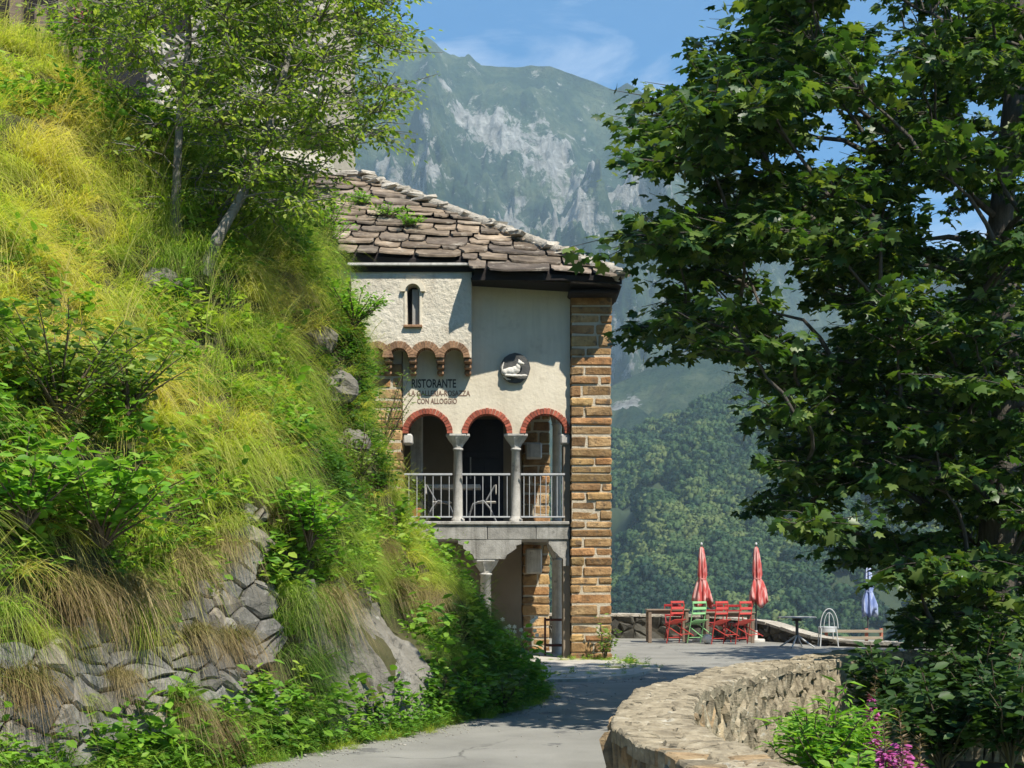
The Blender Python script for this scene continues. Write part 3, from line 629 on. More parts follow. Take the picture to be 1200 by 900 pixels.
# capitals, columns, balcony
zb = bz(611)
def column(x, y, z0, z1, r0, r1, wcap, hcap, name='column'):
    c = MB().lathe([(r0 * 1.35, z0), (r0 * 1.35, z0 + .05), (r0 * 1.08, z0 + .07), (r0 * 1.02, z0 + .12), (r0, z0 + .4), (r1, z1 - hcap - .05), (r1 * 1.25, z1 - hcap - .04), (r1 * 1.25, z1 - hcap - .01), (r1, z1 - hcap)], (x, y, 0), 14).build(name, m_granite, house)
    w0 = r1 * 1.05; w1 = wcap / 2; n = 16; vs = []
    prof_ = [(0, w0, 0), (.25, w0 * 1.25, .1), (.6, w0 + (w1 - w0) * .62, .4), (.85, w1 * .97, .8), (.86, w1, 1), (1, w1, 1)]
    for (t, wd, sq) in prof_:
        for k in range(n):
            a = 2 * pi * (k + .5) / n; e = max(abs(cos(a)), abs(sin(a))); rr = wd * (1 - sq + sq / e * .98) if sq else wd
            lob = 1 + .09 * (1 if k % 2 else -1) * (1 if .2 < t < .8 else 0)
            vs.append((x + rr * lob * cos(a), y + rr * lob * sin(a) * .85, z1 - hcap + hcap * t))
    m = MB(); m.add(vs, [(i * n + k, i * n + (k + 1) % n, (i + 1) * n + (k + 1) % n, (i + 1) * n + k) for i in range(5) for k in range(n)] + [tuple(range(n))[::-1], tuple(range(5 * n, 6 * n))])
    m.build('capital', m_granite, c); return c
for xc in (536.3, 604.5): column(bx(xc), 28.17, zb, ZS - .002, .093, .08, .46, .26)
for xc, s in ((XL + .09, 1), (XR - .09, -1)): MB().bbox((xc - .09, 28.0, ZS - .20), (xc + .09, 28.34, ZS - .002), b=.03).build('impost', m_granite, house)
slab = MB().slab([(-2.75, 28.03), (1.10, 28.03), (.84, 30.72), (-2.75, 30.72)], bz(632), zb - .07).build('balcony_floor', m_slabstone, house)
MB().bbox((-2.75, 27.93, zb - .065), (XR - .012, 28.42, zb), b=.014).build('balcony_edging', m_slabstone, slab)
xj = [-2.75, bx(505), bx(571), bx(628), XR - .012]
for a, b in zip(xj[:-1], xj[1:]): MB().bbox((a + .006, 27.97, bz(632) - .004), (b - .006, 28.4, zb - .068), b=.01, jit=.003).build('edge_beam', m_slabstone, slab)
def bracket(x0, x1, full, xc, ztop, zbot):
    w = (x1 - x0); pf = []
    st = [(0.5, 0), (.5, .22), (.42, .30), (.42, .45), (.35, .62), (.27, .78), (.24, 1.0)]
    L_ = [(xc - w * a, ztop - (ztop - zbot) * t) for a, t in st]; R_ = [(xc + w * a, ztop - (ztop - zbot) * t) for a, t in st]
    return L_ + R_[::-1] if full else None
zt = bz(632) - .006
br = MB().extrude(bracket(bx(537), bx(611), True, bx(574), zt, bz(655)), 27.98, 28.42).build('bracket_stone', m_slabstone, house)
hb = [(XR - .015, zt), (bx(643), zt), (bx(643), zt - .08), (bx(646), zt - .13), (bx(648), zt - .2), (bx(653), zt - .27), (bx(656), zt - .33), (bx(660), zt - .36), (bx(660), zt - .5), (XR - .015, zt - .5)]
MB().extrude(hb, 28.0, 28.4).build('bracket_stone', m_slabstone, house)
lc = column(bx(569), 28.2, -.02, bz(655) - .004, .115, .10, .5, .26)
# inside of the porch and the gallery
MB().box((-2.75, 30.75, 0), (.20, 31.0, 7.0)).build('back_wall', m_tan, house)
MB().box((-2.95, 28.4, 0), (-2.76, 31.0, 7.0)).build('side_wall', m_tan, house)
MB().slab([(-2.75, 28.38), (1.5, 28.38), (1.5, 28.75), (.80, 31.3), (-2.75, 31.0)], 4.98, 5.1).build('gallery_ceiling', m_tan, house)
fl = MB().slab([(1.10, 28.4), (1.50, 28.72), (1.02, 30.75), (.80, 31.3), (.55, 31.3), (.72, 30.7)], 5.1, 6.9).build('flank_wall', m_plaster, house)
MB().bbox((-2.02, 29.3, 2.6), (-1.78, 29.6, 4.97), b=.02).build('inner_pilaster', m_granite, house)
column(.90, 29.75, zb, 4.97, .09, .085, .3, .3)
column(.90, 29.75, -.02, bz(632) - .01, .10, .095, .42, .34)
MB().bbox((.28, 30.45, bz(672)), (.62, 30.74, bz(640)), b=.03).build('corbel_stone', m_granite, house)
MB().bbox((.28, 30.45, 4.02), (.62, 30.74, 4.35), b=.03).build('corbel_stone', m_granite, house)
door = MB().box((-1.08, 30.70, 2.60), (-.18, 30.745, 4.85)).build('door', m_door, house)
for z0, z1 in ((2.75, 3.3), (3.42, 4.05), (4.17, 4.72)):
    for xx in (-1.0, -.58): MB().bbox((xx, 30.675, z0), (xx + .34, 30.698, z1), b=.015).build('door_panel', m_door, door)
MB().tube([(-.86, 30.66, 3.62), (-.86, 30.64, 3.72), (-.86, 30.64, 3.98), (-.86, 30.66, 4.06)], .016, 6).build('handle', m_rail, door)
MB().box((-5.8, 31.05, 0), (.74, 37.5, 7.1)).build('rear_wall', m_plaster, house)
# railings
for x0, x1, nb in ((XL + .02, bx(530), 6), (bx(541), bx(598), 6), (bx(610), bx(662), 8)):
    rl = MB().bbox((x0, 28.02, bz(557.0)), (x1, 28.06, bz(554.6)), b=.006).build('railing', m_rail, house)
    MB().bbox((x0, 28.025, bz(606.6)), (x1, 28.055, bz(604.8)), b=.005).build('bottom_rail', m_rail, rl)
    for k in range(nb):
        x = x0 + (k + .6) * (x1 - x0) / nb
        MB().tube([(x, 28.04, bz(605)), (x, 28.04, bz(556.8))], .0085, 6).build('baluster', m_rail, rl)

# ---- the jutting bay on its row of little arches
YB = 27.6
bX = lambda x: (x - 600) / FPX * YB
bZ = lambda y: EYE + (HORY - y) / FPX * YB
x0, x1 = bX(411), bX(552.5)
ac = [bX(441), bX(467), bX(499.2), bX(531.8)]; ri, ro = 11.6 * YB / FPX, 19.2 * YB / FPX; zs = bZ(419)
ws = [bX(477), bX(491)]; wc = (ws[0] + ws[1]) / 2; wz0, wz1 = bZ(381), bZ(341)
hole = [(ws[0], wz0), (ws[1], wz0), (ws[1], wz1)] + [(wc + (ws[1] - ws[0]) / 2 * cos(pi * k / 8), wz1 + (ws[1] - ws[0]) / 2 * sin(pi * k / 8)) for k in range(1, 8)] + [(ws[0], wz1)]
topz, botz = bZ(309), bZ(404)
# bay front as a frame of quads round the slit window
bay = MB()
ring = hole; outer = []
for (hx, hz) in ring:
    dx, dz = hx - wc, hz - (wz0 + wz1) / 2
    tx = ((x1 - wc) / dx if dx > 1e-6 else (x0 - wc) / dx if dx < -1e-6 else 1e9); tz = ((topz - (wz0 + wz1) / 2) / dz if dz > 1e-6 else (botz - (wz0 + wz1) / 2) / dz if dz < -1e-6 else 1e9)
    t = min(tx, tz); outer.append((wc + dx * t, (wz0 + wz1) / 2 + dz * t))
cor = [(x0, botz), (x1, botz), (x1, topz), (x0, topz)]
n = len(ring)
vsf = [(a, YB, b) for a, b in ring] + [(a, YB, b) for a, b in outer]
fs = []
for k in range(n):
    k2 = (k + 1) % n; a, b = outer[k], outer[k2]; f = [k, k2, n + k2]
    for (cx, cz) in cor:
        if (abs(a[0] - cx) < 1e-6) != (abs(b[0] - cx) < 1e-6) and (abs(a[1] - cz) < 1e-6) != (abs(b[1] - cz) < 1e-6) and ((abs(a[0] - cx) < 1e-6 and abs(b[1] - cz) < 1e-6) or (abs(b[0] - cx) < 1e-6 and abs(a[1] - cz) < 1e-6)):
            f.append(len(vsf)); vsf.append((cx, YB, cz))
    f.append(n + k); fs.append(tuple(f))
bay.add([(x0, YB, botz), (ws[0], YB, botz), (ws[0], YB, topz), (x0, YB, topz)], [(0, 1, 2, 3)]).add([(ws[1], YB, botz), (x1, YB, botz), (x1, YB, topz), (ws[1], YB, topz)], [(0, 1, 2, 3)])
bay.add([(ws[0], YB, botz), (ws[1], YB, botz), (ws[1], YB, wz0), (ws[0], YB, wz0)], [(0, 1, 2, 3)])
hd = [(ws[0], topz), (ws[0], wz1)] + [(a, b) for a, b in hole[4:-1]][::-1] + [(ws[1], wz1), (ws[1], topz)]
hn = (len(hd) - 4); cc = [(ws[1] + (ws[0] - ws[1]) * k / (hn + 1)) for k in range(hn + 2)]
low = [(ws[1], wz1)] + hole[3:-1] + [(ws[0], wz1)]; low = sorted(set(low), key=lambda q: q[0])
for qa, qb in zip(low[:-1], low[1:]): bay.add([(qa[0], YB, qa[1]), (qb[0], YB, qb[1]), (qb[0], YB, topz), (qa[0], YB, topz)], [(0, 1, 2, 3)])
bay.add([(a, YB, b) for a, b in ring] + [(a, YB + .25, b) for a, b in ring], [(k, (k + 1) % n, n + (k + 1) % n, n + k) for k in range(n)])
bay.add([(x1, YB, botz), (x1, 28.02, botz), (x1, 28.02, topz), (x1, YB, topz)], [(0, 1, 2, 3)]); bay.add([(x0, YB, botz), (x0, 29, botz), (x0, 29, topz), (x0, YB, topz)], [(3, 2, 1, 0)])
bayo = bay.build('bay', m_plaster_r, house)
MB().box((wc - .2, YB + .255, wz0 - .1), (wc + .2, YB + .29, wz1 + .3)).build('window_recess', m_void, bayo)
MB().bbox((bX(482.5), YB + .11, wz0 + .02), (bX(490.3), YB + .15, wz1 + .05), b=.01).build('window_shutter', rough_mat('grey_shutter', [(0.22, 0.21, 0.19), (0.32, 0.31, 0.28)], scale=5, bump=.2, rnd=0), bayo)
hood = [(wc + 14.2 * YB / FPX * cos(pi * k / 12), bZ(342) + 14.2 * YB / FPX * sin(pi * k / 12)) for k in range(13)] + [(wc + 9.0 * YB / FPX * cos(pi - pi * k / 12), bZ(342) + 9.0 * YB / FPX * sin(pi - pi * k / 12)) for k in range(13)]
MB().extrude(hood, YB - .07, YB + .03).build('window_hood', m_plaster, bayo)
for sx in (473.6, 491.6): MB().bbox((bX(sx), YB - .018, bZ(381)), (bX(sx + 2.9), YB + .05, bZ(342)), b=.006).build('window_surround', m_plaster, bayo)
MB().bbox((bX(473), YB - .07, bZ(384)), (bX(495), YB + .1, bZ(381)), b=.008).build('window_sill', m_brownbrick, bayo)
# arched corbel table
pl = [(x0, zs)]
for c in ac:
    for k in range(13):
        a = pi - pi * k / 12; q = (c + ri * cos(a), zs + ri * sin(a)); pl.append((max(q[0], x0 + .002), q[1]))
pl += [(x1, zs), (x1, botz - .003), (x0, botz - .003)]
band = MB().extrude(pl, YB + .004, 28.0).build('corbel_arches', m_plaster_r, bayo)
for c in ac:
    for k in range(15):
        a0 = pi * k / 15 + .015; a1 = pi * (k + 1) / 15 - .015
        rr = ro * random.uniform(.97, 1.02)
        if c + rr * cos(a0) < x0 or c + rr * cos(a0) > x1 + .01: rr = ri * 1.25
        v = [(c + r * cos(a), yy, zs + r * sin(a)) for yy in (YB - .03 + random.uniform(-.004, .004), 27.9) for (r, a) in ((ri - .003, a0), (rr, a0), (rr, a1), (ri - .003, a1))]
        MB().add(v, [(0, 1, 2, 3), (7, 6, 5, 4), (0, 4, 5, 1), (1, 5, 6, 2), (2, 6, 7, 3), (3, 7, 4, 0)]).build_at('brick', m_brownbrick, (c, YB, zs), band)
for xm in (bX(454), bX(483), bX(515.5), x1 - .075):
    wd = .075
    for k, (a, b, yy) in enumerate(((.0, .1, YB + .01), (.1, .2, YB + .10), (.2, .3, YB + .20))):
        MB().bbox((xm - wd + .006 * k, yy, zs - b), (xm + wd - .006 * k, 28.0 - .002, zs - a - .004), b=.03).build('corbel_stone', m_brownbrick, band)
MB().box((x0, 27.99, bZ(450)), (XL - .02, 28.3, botz + .3)).build('wall_behind_corbels', m_plaster, house)
MB().bbox((x0 - .05, YB - .14, bZ(313.0)), (x1 + .02, YB + .3, bZ(309.6)), b=.012).build('cornice_slab', m_granite, bayo)
MB().box((x0 - .3, 28.0, 5.5), (x0 + .02, 34, 7.4)).build('left_wall', m_plaster, house)

# ---- roof of stone slabs
def roofz(x, y): return 7.06 + .552 * (y - 27.02) - .060 * (x - 2.12)
YR = 32.35
def xr_(y): return 2.12 - (y - 27.02) * 1.0
def xl_(y): return -3.22 - .287 * (y - 27.3)
def eave_y(x): return 27.30 if x < -.78 else 27.02 + .03 * math.sin(x * 2)
rdm = MB()
V = []; 
front = [(-3.15, 27.58), (-.70, 27.58), (-.70, 27.2), (2.02, 27.2), (xr_(YR), YR), (-5.2, YR), (-3.9, 29.8)]
rdm.add([(x, y, roofz(x, y) - .09) for x, y in front] + [(x, y, roofz(x, y) - .20) for x, y in front], [tuple(range(7))[::-1], tuple(range(7, 14))] + [(i, (i + 1) % 7, 7 + (i + 1) % 7, 7 + i) for i in range(7)])
roof = rdm.build('roof', m_darkwood, house)
rt = (xr_(YR), YR, roofz(xr_(YR), YR) - .10); re = (2.02, 27.15, roofz(2.02, 27.15) - .1); re2 = (2.02, 37.6, roofz(2.02, 27.15) - .1)
bk = (xr_(YR), 32.4, rt[2])
MB().add([re, re2, bk, rt], [(0, 1, 2, 3)]).add([re2, (-5.6, 37.6, re2[2]), (-5.2, 32.4, rt[2] + .1), bk], [(0, 1, 2, 3)]).build('rear_slopes', m_slate, roof)
def slab_piece(poly, thick):                # poly in plan (x, y); laid on the roof plane, lower edge lifted over the course below
    ymin = min(p[1] for p in poly); ymax = max(p[1] for p in poly); top = []; bot = []
    tl = random.uniform(-.05, .05); cx = sum(p[0] for p in poly) / len(poly)
    for (x, y) in poly:
        lift = .085 * (1 - (y - ymin) / max(.1, ymax - ymin)) + .015 + tl * (x - cx); z = roofz(x, y) + lift - .08
        top.append((x, y, z + thick + random.uniform(-.008, .008))); bot.append((x, y, z))
    m = MB(); n = len(poly)
    m.add(top + bot, [tuple(range(n)), tuple(range(2 * n - 1, n - 1, -1))] + [(i, n + i, n + (i + 1) % n, (i + 1) % n) for i in range(n)])
    return m, (cx, ymin, roofz(cx, ymin))
y = 27.02; row = 0; nslab = 0
while y < YR - .1:
    e = random.uniform(.33, .46); ov = .20
    xa, xb = xl_(y), xr_(y) + .1
    x = xa + random.uniform(-.15, .05)
    if row == 0: xa = x = -.82
    if row == 1: x = -3.28
    while x < xb - .12:
        wd = random.choice((random.uniform(.30, .55), random.uniform(.5, .85), random.uniform(.75, 1.2)))
        if xb - x - wd < .3: wd = xb - x
        lo = y + random.uniform(-.13, .13) * (row > 1) + random.uniform(-.03, .03)
        if row == 1 and x < -.8: lo = 27.43 + random.uniform(-.03, .03)
        hi = y + e + ov
        c0, c1 = random.uniform(.0, .10), random.uniform(.0, .10)
        p = [(x + .022 + c0 * wd, lo + random.uniform(0, .04)), (x + wd * random.uniform(.15, .42), lo + random.uniform(-.09, .05)), (x + wd * random.uniform(.55, .85), lo + random.uniform(-.09, .05)), (x + wd - .022 - c1 * wd, lo + random.uniform(0, .04)), (x + wd - .016, lo + random.uniform(.12, .22)), (x + wd - .02, hi), (x + .02, hi), (x + .016, lo + random.uniform(.12, .22))]
        p = [(min(a, xr_(b) + .03), b) for a, b in p]
        m, c = slab_piece(p, random.uniform(.020, .042)); m.build_at('roof_slab', m_slate, c, roof); nslab += 1
        x += wd
    y += e; row += 1
# mortared stones along the hip and the ridge
hp = [(xr_(t), t) for t in np.linspace(27.15, YR, 30)] + [(xx, YR + .02) for xx in np.linspace(xr_(YR) - .2, -5.1, 10)]
MB().tube([(a, b, roofz(a, b) - .02) for a, b in hp], .13, 8).build('ridge_mortar', m_ridge, roof)
for k, (x, yv) in enumerate(hp):
    s = random.uniform(.12, .20); z = roofz(x, yv) + .05
    a_ = random.uniform(.7, 1.45); b_ = random.uniform(.6, 1.15); M_ = Matrix.Translation((x + random.uniform(-.09, .07), yv + random.uniform(-.08, .08), z - .03)) @ Matrix.Rotation(random.uniform(0, 3.1), 4, 'Z') @ Matrix.Rotation(random.uniform(-.14, .14), 4, 'X') @ Matrix.Rotation(random.uniform(-.14, .14), 4, 'Y')
    m = MB().bbox((-s * a_, -s * b_, -.045), (s * a_, s * b_, .045), b=.03, jit=.03, M=M_)
    m.build_at('ridge_stone', m_ridge, (x, yv, z), roof)
# eaves: fascia boards, rafters under the overhang
MB().box((-.74, 27.16, roofz(.5, 27.16) - .20), (2.0, 27.21, roofz(.5, 27.16) - .115)).build('fascia', m_darkwood, roof)
MB().box((-3.1, 27.50, roofz(-2, 27.5) - .22), (-.76, 27.55, roofz(-.76, 27.5) - .11)).build('fascia', m_darkwood, roof)
MB().box((-3.0, 27.56, roofz(-2, 27.5) - .30), (-.66, 27.98, roofz(-.7, 27.56) - .13)).build('bay_wall_plate', m_darkwood, roof)
MB().add([(-.76, 27.21, 7.09), (2.02, 27.21, 6.94), (2.02, 28.75, 6.92), (-.76, 28.75, 7.09)], [(0, 1, 2, 3)]).build('soffit', m_darkwood, roof)
MB().bbox((XR - .05, 27.4, 6.84), (1.98, 28.6, 6.92), b=.03).build('eaves_beam', m_darkwood, roof)

# ---- carved plaque and painted sign on the wall
pq = MB(); cx, cz = bx(603.5), bz(432)
oc = [(cx + .285 * cos(2 * pi * k / 16) * random.uniform(.97, 1.03), cz + .285 * sin(2 * pi * k / 16) * random.uniform(.97, 1.03)) for k in range(16)]
plaque = pq.extrude(oc, 27.93, 28.0 - .002).build('plaque', m_darkplaque, house)
animal = MB()
def bb(x, y, rx, rz, yy=27.90, ry=.05): animal.ball((bx(x), yy, bz(y)), (rx * K, ry, rz * K), 14, 9)
bb(599, 436, 8.6, 4.8, 27.90, .07); bb(604, 434.5, 5.5, 4.6, 27.89, .06); bb(592, 437, 4, 4, 27.90, .06); bb(607, 431, 3.0, 4.2, 27.88, .05); bb(609.2, 426.3, 3.0, 2.7, 27.87, .05); bb(612.3, 427.3, 2.2, 1.4, 27.86, .035); bb(608, 423.6, 1.0, 1.7, 27.87, .02)
bb(606, 441.5, 9.0, 1.7, 27.87, .035); bb(614, 441.2, 4.2, 1.5, 27.87, .03); bb(596, 441.0, 5.0, 1.6, 27.87, .035)
ao = animal.build('carved_animal', m_whitestone, plaque)
rm = ao.modifiers.new('one_body', 'REMESH'); rm.mode = 'VOXEL'; rm.voxel_size = .009; rm.use_smooth_shade = True
MB().tube([(bx(a), 27.92, bz(b)) for a, b in ((590.5, 425), (588.4, 431), (588.6, 437), (590.8, 442), (594.5, 445), (598.5, 445.4))], [.008, .018, .022, .022, .018, .008], 8).build('carved_tail', m_whitestone, plaque)
SIGNS = []
def lettering(text, xa, xb, yt, yb, m):
    c = bpy.data.curves.new('lettering', 'FONT'); c.body = text; c.extrude = .0015; c.size = 1.0; c.align_x = 'LEFT'; c.offset = .022; c.resolution_u = 3
    o = bpy.data.objects.new('lettering', c); c.materials.append(m); link(o, wall); SIGNS.append((o, bx(xa), bx(xb), bz(yb), bz(yt)))
lettering('RISTORANTE', 482.5, 534.5, 444.2, 454.6, m_ink)
lettering('LA GALLERIA-ROSAZZA', 479, 551, 457.6, 464.2, m_ink2)
lettering('CON ALLOGGIO', 489, 535.5, 466.8, 473.4, m_ink2)
bpy.context.view_layer.update()
for o, xa, xb, z0, z1 in SIGNS:
    me0 = o.to_mesh(); co = np.array([v.co[:] for v in me0.vertices]); FACES = {o.name: [tuple(f.vertices) for f in me0.polygons]}; o.to_mesh_clear()
    w0, h0 = co[:, 0].min(), co[:, 1].min(); ww, hh = co[:, 0].max() - w0, co[:, 1].max() - h0
    vv = [(xa + (q[0] - w0) * (xb - xa) / ww, 27.996 - q[2], z0 + (q[1] - h0) * (z1 - z0) / hh) for q in co]
    m = MB(); m.add(vv, FACES[o.name]); m.build('lettering', o.data.materials[0], wall); bpy.data.objects.remove(o)
# ------------------------------------------------------------------ dry stone: bank wall, rock, parapet, terrace wall
m_drystone = rough_mat('grey_field_stone', [(0.085, 0.08, 0.066), (0.175, 0.165, 0.14), (0.29, 0.275, 0.24)], scale=3.5, bump=0.9, bscale=17, rnd=0.25, spot=(0.38, 0.37, 0.33), spot_scale=5, spot_lo=0.6, spot_hi=0.72, bdist=0.03, tint=[(0, (1, 1, 1)), (.5, (.95, .97, 1.03)), (1, (1.05, .97, .88))])
m_rock = rough_mat('lichened_bedrock', [(0.085, 0.08, 0.065), (0.16, 0.15, 0.125), (0.25, 0.235, 0.20)], scale=1.8, bump=1.0, bscale=9, rnd=0.15, spot=(0.47, 0.465, 0.43), spot_scale=2.4, spot_lo=0.60, spot_hi=0.70, bdist=0.06)
m_flake = rough_mat('split_wall_stone', [(0.13, 0.105, 0.068), (0.29, 0.238, 0.155), (0.46, 0.39, 0.265)], scale=6, bump=0.9, bscale=24, rnd=0.33, spot=(0.42, 0.40, 0.33), spot_scale=6, spot_lo=0.60, spot_hi=0.70, bdist=0.02, stretch=(1, 1, 2.2), tint=[(0, (1, 1, 1)), (.4, (.9, .93, .95)), (.75, (1.08, .93, .75)), (1, (1, .85, .7))])
m_core = rough_mat('wall_core', [(0.04, 0.035, 0.025), (0.08, 0.07, 0.05)], scale=5, bump=0.5, rnd=0)
STONE_A = [(-60, 775), (40, 752), (100, 742), (150, 755), (195, 752), (205, 850), (150, 890), (-60, 900)]
STONE_B = [(185, 735), (225, 692), (268, 652), (282, 595), (300, 590), (312, 640), (322, 700), (322, 740), (305, 800), (335, 835), (230, 850), (190, 775)]
ROCK_C = [(392, 745), (412, 712), (440, 716), (478, 742), (505, 805), (478, 845), (400, 850), (372, 800)]
def sv_box(poly):
    q = [sv_of(x, y) for x, y in poly]; q = [k for k in q if k]
    return min(k[0] for k in q), min(k[1] for k in q), max(k[0] for k in q), max(k[1] for k in q)
rw = thing('dry_stone_wall', 'rough grey dry stone retaining wall half buried under grass at the foot of the bank', 'stone wall', hill(9, .4))
for poly, dx, dy in ((STONE_A, .34, .20), (STONE_B, .28, .17)):
    b = sv_box(poly); b = (b[0] - .2, max(0.02, b[1] - .25), b[2] + .2, b[3] + .15)
    seeds = [q for q in jitter_seeds(*b, dx * .8, dy * .8, 1.5) if random.random() > .28]
    keep = []
    for (s, v) in seeds:
        x, y = proj(hill(s, v)); keep.append(in_poly(x, y, poly))
    cells = voronoi(seeds, b, 1, 1.5)
    for c, k in zip(cells, keep):
        if not c or not k: continue
        nn = hnorm((c[0][0] + c[2][0]) / 2, (c[0][1] + c[2][1]) / 2)
        r = stone_mb(c, lambda q, h, nn=nn: hill(q[0], q[1]) + nn * (h + .02), .14, .009, .05, .16, .14)
        if r: r[0].build_at('stone', m_drystone, r[1], rw)
# bedrock slab with its cracks
ro_ = thing('rock_outcrop', 'big bare grey rock slab with white lichen beside the road', 'rock', hill(*sv_of(445, 800)))
b = sv_box(ROCK_C); b = (b[0] - .15, max(.02, b[1] - .4), b[2] + .15, b[3])
for poly2 in voronoi(jitter_seeds(*b, .85, 1.5, .8), b, 1.5, .7):
    if not poly2: continue
    cs, cv = sum(p[0] for p in poly2) / len(poly2), sum(p[1] for p in poly2) / len(poly2)
    if not in_poly(*proj(hill(cs, cv)), [(378, 735), (412, 706), (446, 706), (486, 735), (512, 800), (490, 850), (380, 860), (365, 800)]): continue
    nn = hnorm(cs, cv); n = 26; vs_ = []; fs_ = []
    s0, s1 = min(p[0] for p in poly2), max(p[0] for p in poly2); v0, v1 = min(p[1] for p in poly2), max(p[1] for p in poly2)
    lift = random.uniform(.03, .10)
    for i in range(n):
        for j in range(n):
            fs0, fv0 = i / (n - 1) * 2 - 1, j / (n - 1) * 2 - 1
            # square -> cell
            a = atan2(fv0, fs0); rr = max(abs(fs0), abs(fv0))
            best = 1e9
            for k in range(len(poly2)):
                p, q = poly2[k], poly2[(k + 1) % len(poly2)]; ex, ey = q[0] - p[0], q[1] - p[1]; dx, dy = cos(a), sin(a) * (v1 - v0) / (s1 - s0)
                den = dx * ey - dy * ex
                if abs(den) > 1e-9:
                    t = ((p[0] - cs) * ey - (p[1] - cv) * ex) / den
                    if t > 0: best = min(best, t)
            best = best if best < 1e8 else .1
            s_, v_ = cs + cos(a) * best * rr * .985, cv + sin(a) * (v1 - v0) / (s1 - s0) * best * rr * .985
            hgt = lift * (1 - rr ** 6) + (float(fbm(s_ * 3.2, v_ * 1.6, 5, 51)) - .5) * .30 + (float(ridged(s_ * 4, v_ * 1.1, 4, 52)) - .5) * .20 - (.22 if rr > .99 else 0)
            vs_.append(hill(s_, v_) + nn * hgt)
    fs_ = [(i * n + j, (i + 1) * n + j, (i + 1) * n + j + 1, i * n + j + 1) for i in range(n - 1) for j in range(n - 1)]
    MB().add(vs_, fs_).build('rock_slab', m_rock, ro_)
# loose rocks showing through the ivy
for i, (x, y, r, lab) in enumerate(((392, 455, .26, 'pale grey rock showing through the ivy near the wall of the house'), (372, 400, .22, 'weathered rock poking out under the brown dry grass high on the bank'), (186, 335, .2, 'sunlit rock among long yellow grass on the upper bank'), (412, 520, .2, 'small pale rock half hidden in the ivy below the larger one'))):
    p = hit_hill(x, y); m = MB().ball(p, (r * 1.2, r, r * .9), 12, 8, .13); m.sm = [False] * len(m.sm)
    o = m.build_at('rock', m_rock, p); tag(o, lab, 'rock')

# parapet beside the road
HT, HW = .80, .235
pw = thing('parapet_wall', 'low curving stone parapet with flat split stones on top along the road', 'stone wall', wpos(6, 0, 0))
def strip(s0, s1, f, n=120):
    m = MB(); q = [f(s) for s in np.linspace(s0, s1, n)]; k = len(q[0]); vs_ = [v for r in q for v in r]
    m.add(vs_, [(i * k + j, (i + 1) * k + j, (i + 1) * k + (j + 1) % k, i * k + (j + 1) % k) for i in range(n - 1) for j in range(k)] + [tuple(range(k)), tuple(range((n - 1) * k, n * k))[::-1]]); return m
SW1 = WS[-1] - .05
strip(0, SW1, lambda s: [wpos(s, -HW + .06, -.6), wpos(s, HW - .06, -.7), wpos(s, HW - .06, HT - .05), wpos(s, -HW + .06, HT - .05)]).build('wall_core', m_core, pw)
cand = []
def face(s0, s1, z0, z1, dx, dz, sx, sy, mapf, h, gap, tilt, depth=.1):
    for c in voronoi(jitter_seeds(s0, z0, s1, z1, dx, dz, .9), (s0, z0, s1, z1), sx, sy):
        if not c: continue
        r = stone_mb(c, mapf, depth, gap, h, .32, tilt)
        if r:
            xs = [proj(v) for v in r[0].v if v[1] > .5]
            ar = (max(a[0] for a in xs) - min(a[0] for a in xs)) * (max(a[1] for a in xs) - min(a[1] for a in xs)) if xs else 0
            vis = any(-30 < a[0] < 1230 and -30 < a[1] < 930 for a in xs)
            cand.append((ar if vis else -1, r))
sA = float(np.interp(5.0, WP[:, 1], WS)) if False else 4.2
face(5.0, SW1, -.35, HT - .045, .10, .24, 1.7, .7, lambda q, h: wpos(q[0], HW - .04 + h, q[1]), .035, .006, .25)
face(3.6, 9.6, -.1, HT - .04, .12, .25, 1.5, .75, lambda q, h: wpos(q[0], -HW + .04 - h, q[1]), .035, .007, .25)
face(9.6, SW1, -.1, HT - .07, .25, .3, 1, 1, lambda q, h: wpos(q[0], -HW + .05 - h, q[1]), .05, .012, .4)
face(2.0, SW1, -HW - .004, HW + .004, .075, .19, 1.5, .8, lambda q, h: wpos(q[0] + .05 * math.sin(q[1] * 9), q[1], HT - .03 + h + .015 * math.sin(q[0] * 2.1) + .010 * math.sin(q[0] * 7.3)), .022, .004, .09, .06)
cand.sort(key=lambda t: -t[0]); rest = MB()
for i, (a, r) in enumerate(cand):
    if i < 300: r[0].build_at('stone', m_flake, r[1], pw)
    else: rest.add(r[0].v, r[0].f)
o = rest.build('small_stones', m_flake, pw); tag(o, kind='stuff')

# wall at the far edge of the terrace
TWP = [(-2.5, 38.6), (2.5, 38.1), (4.6, 37.6), (6.0, 36.9), (6.7, 35.6), (7.4, 34.0), (8.6, 33.0), (10.5, 32.2)]
TP = catmull(TWP, 120); TS = np.concatenate([[0], np.cumsum(np.hypot(*np.diff(TP, axis=0).T))])
m_dark = rough_mat('dark_wall_stone', [(.028, .027, .022), (.06, .056, .045), (.10, .095, .075)], scale=5, bump=.8, rnd=.3)  # face stones of the terrace wall, much darker than the other masonry
tw = thing('terrace_wall', 'low dark stone wall with pale capping closing the far edge of the terrace', 'stone wall', (3, 38, 0))
def tpos(s, ac, z):
    x = np.interp(s, TS, TP[:, 0]); y = np.interp(s, TS, TP[:, 1]); e = .1
    dx = np.interp(s + e, TS, TP[:, 0]) - np.interp(s - e, TS, TP[:, 0]); dy = np.interp(s + e, TS, TP[:, 1]) - np.interp(s - e, TS, TP[:, 1]); l = sqrt(dx * dx + dy * dy)
    return Vector((x + ac * dy / l, y - ac * dx / l, z))
def th(s): return float(np.interp(s, [0, 7.5, 9.5, 11.0, 12.5, 30], [.60, .58, .42, .20, .08, .02]))
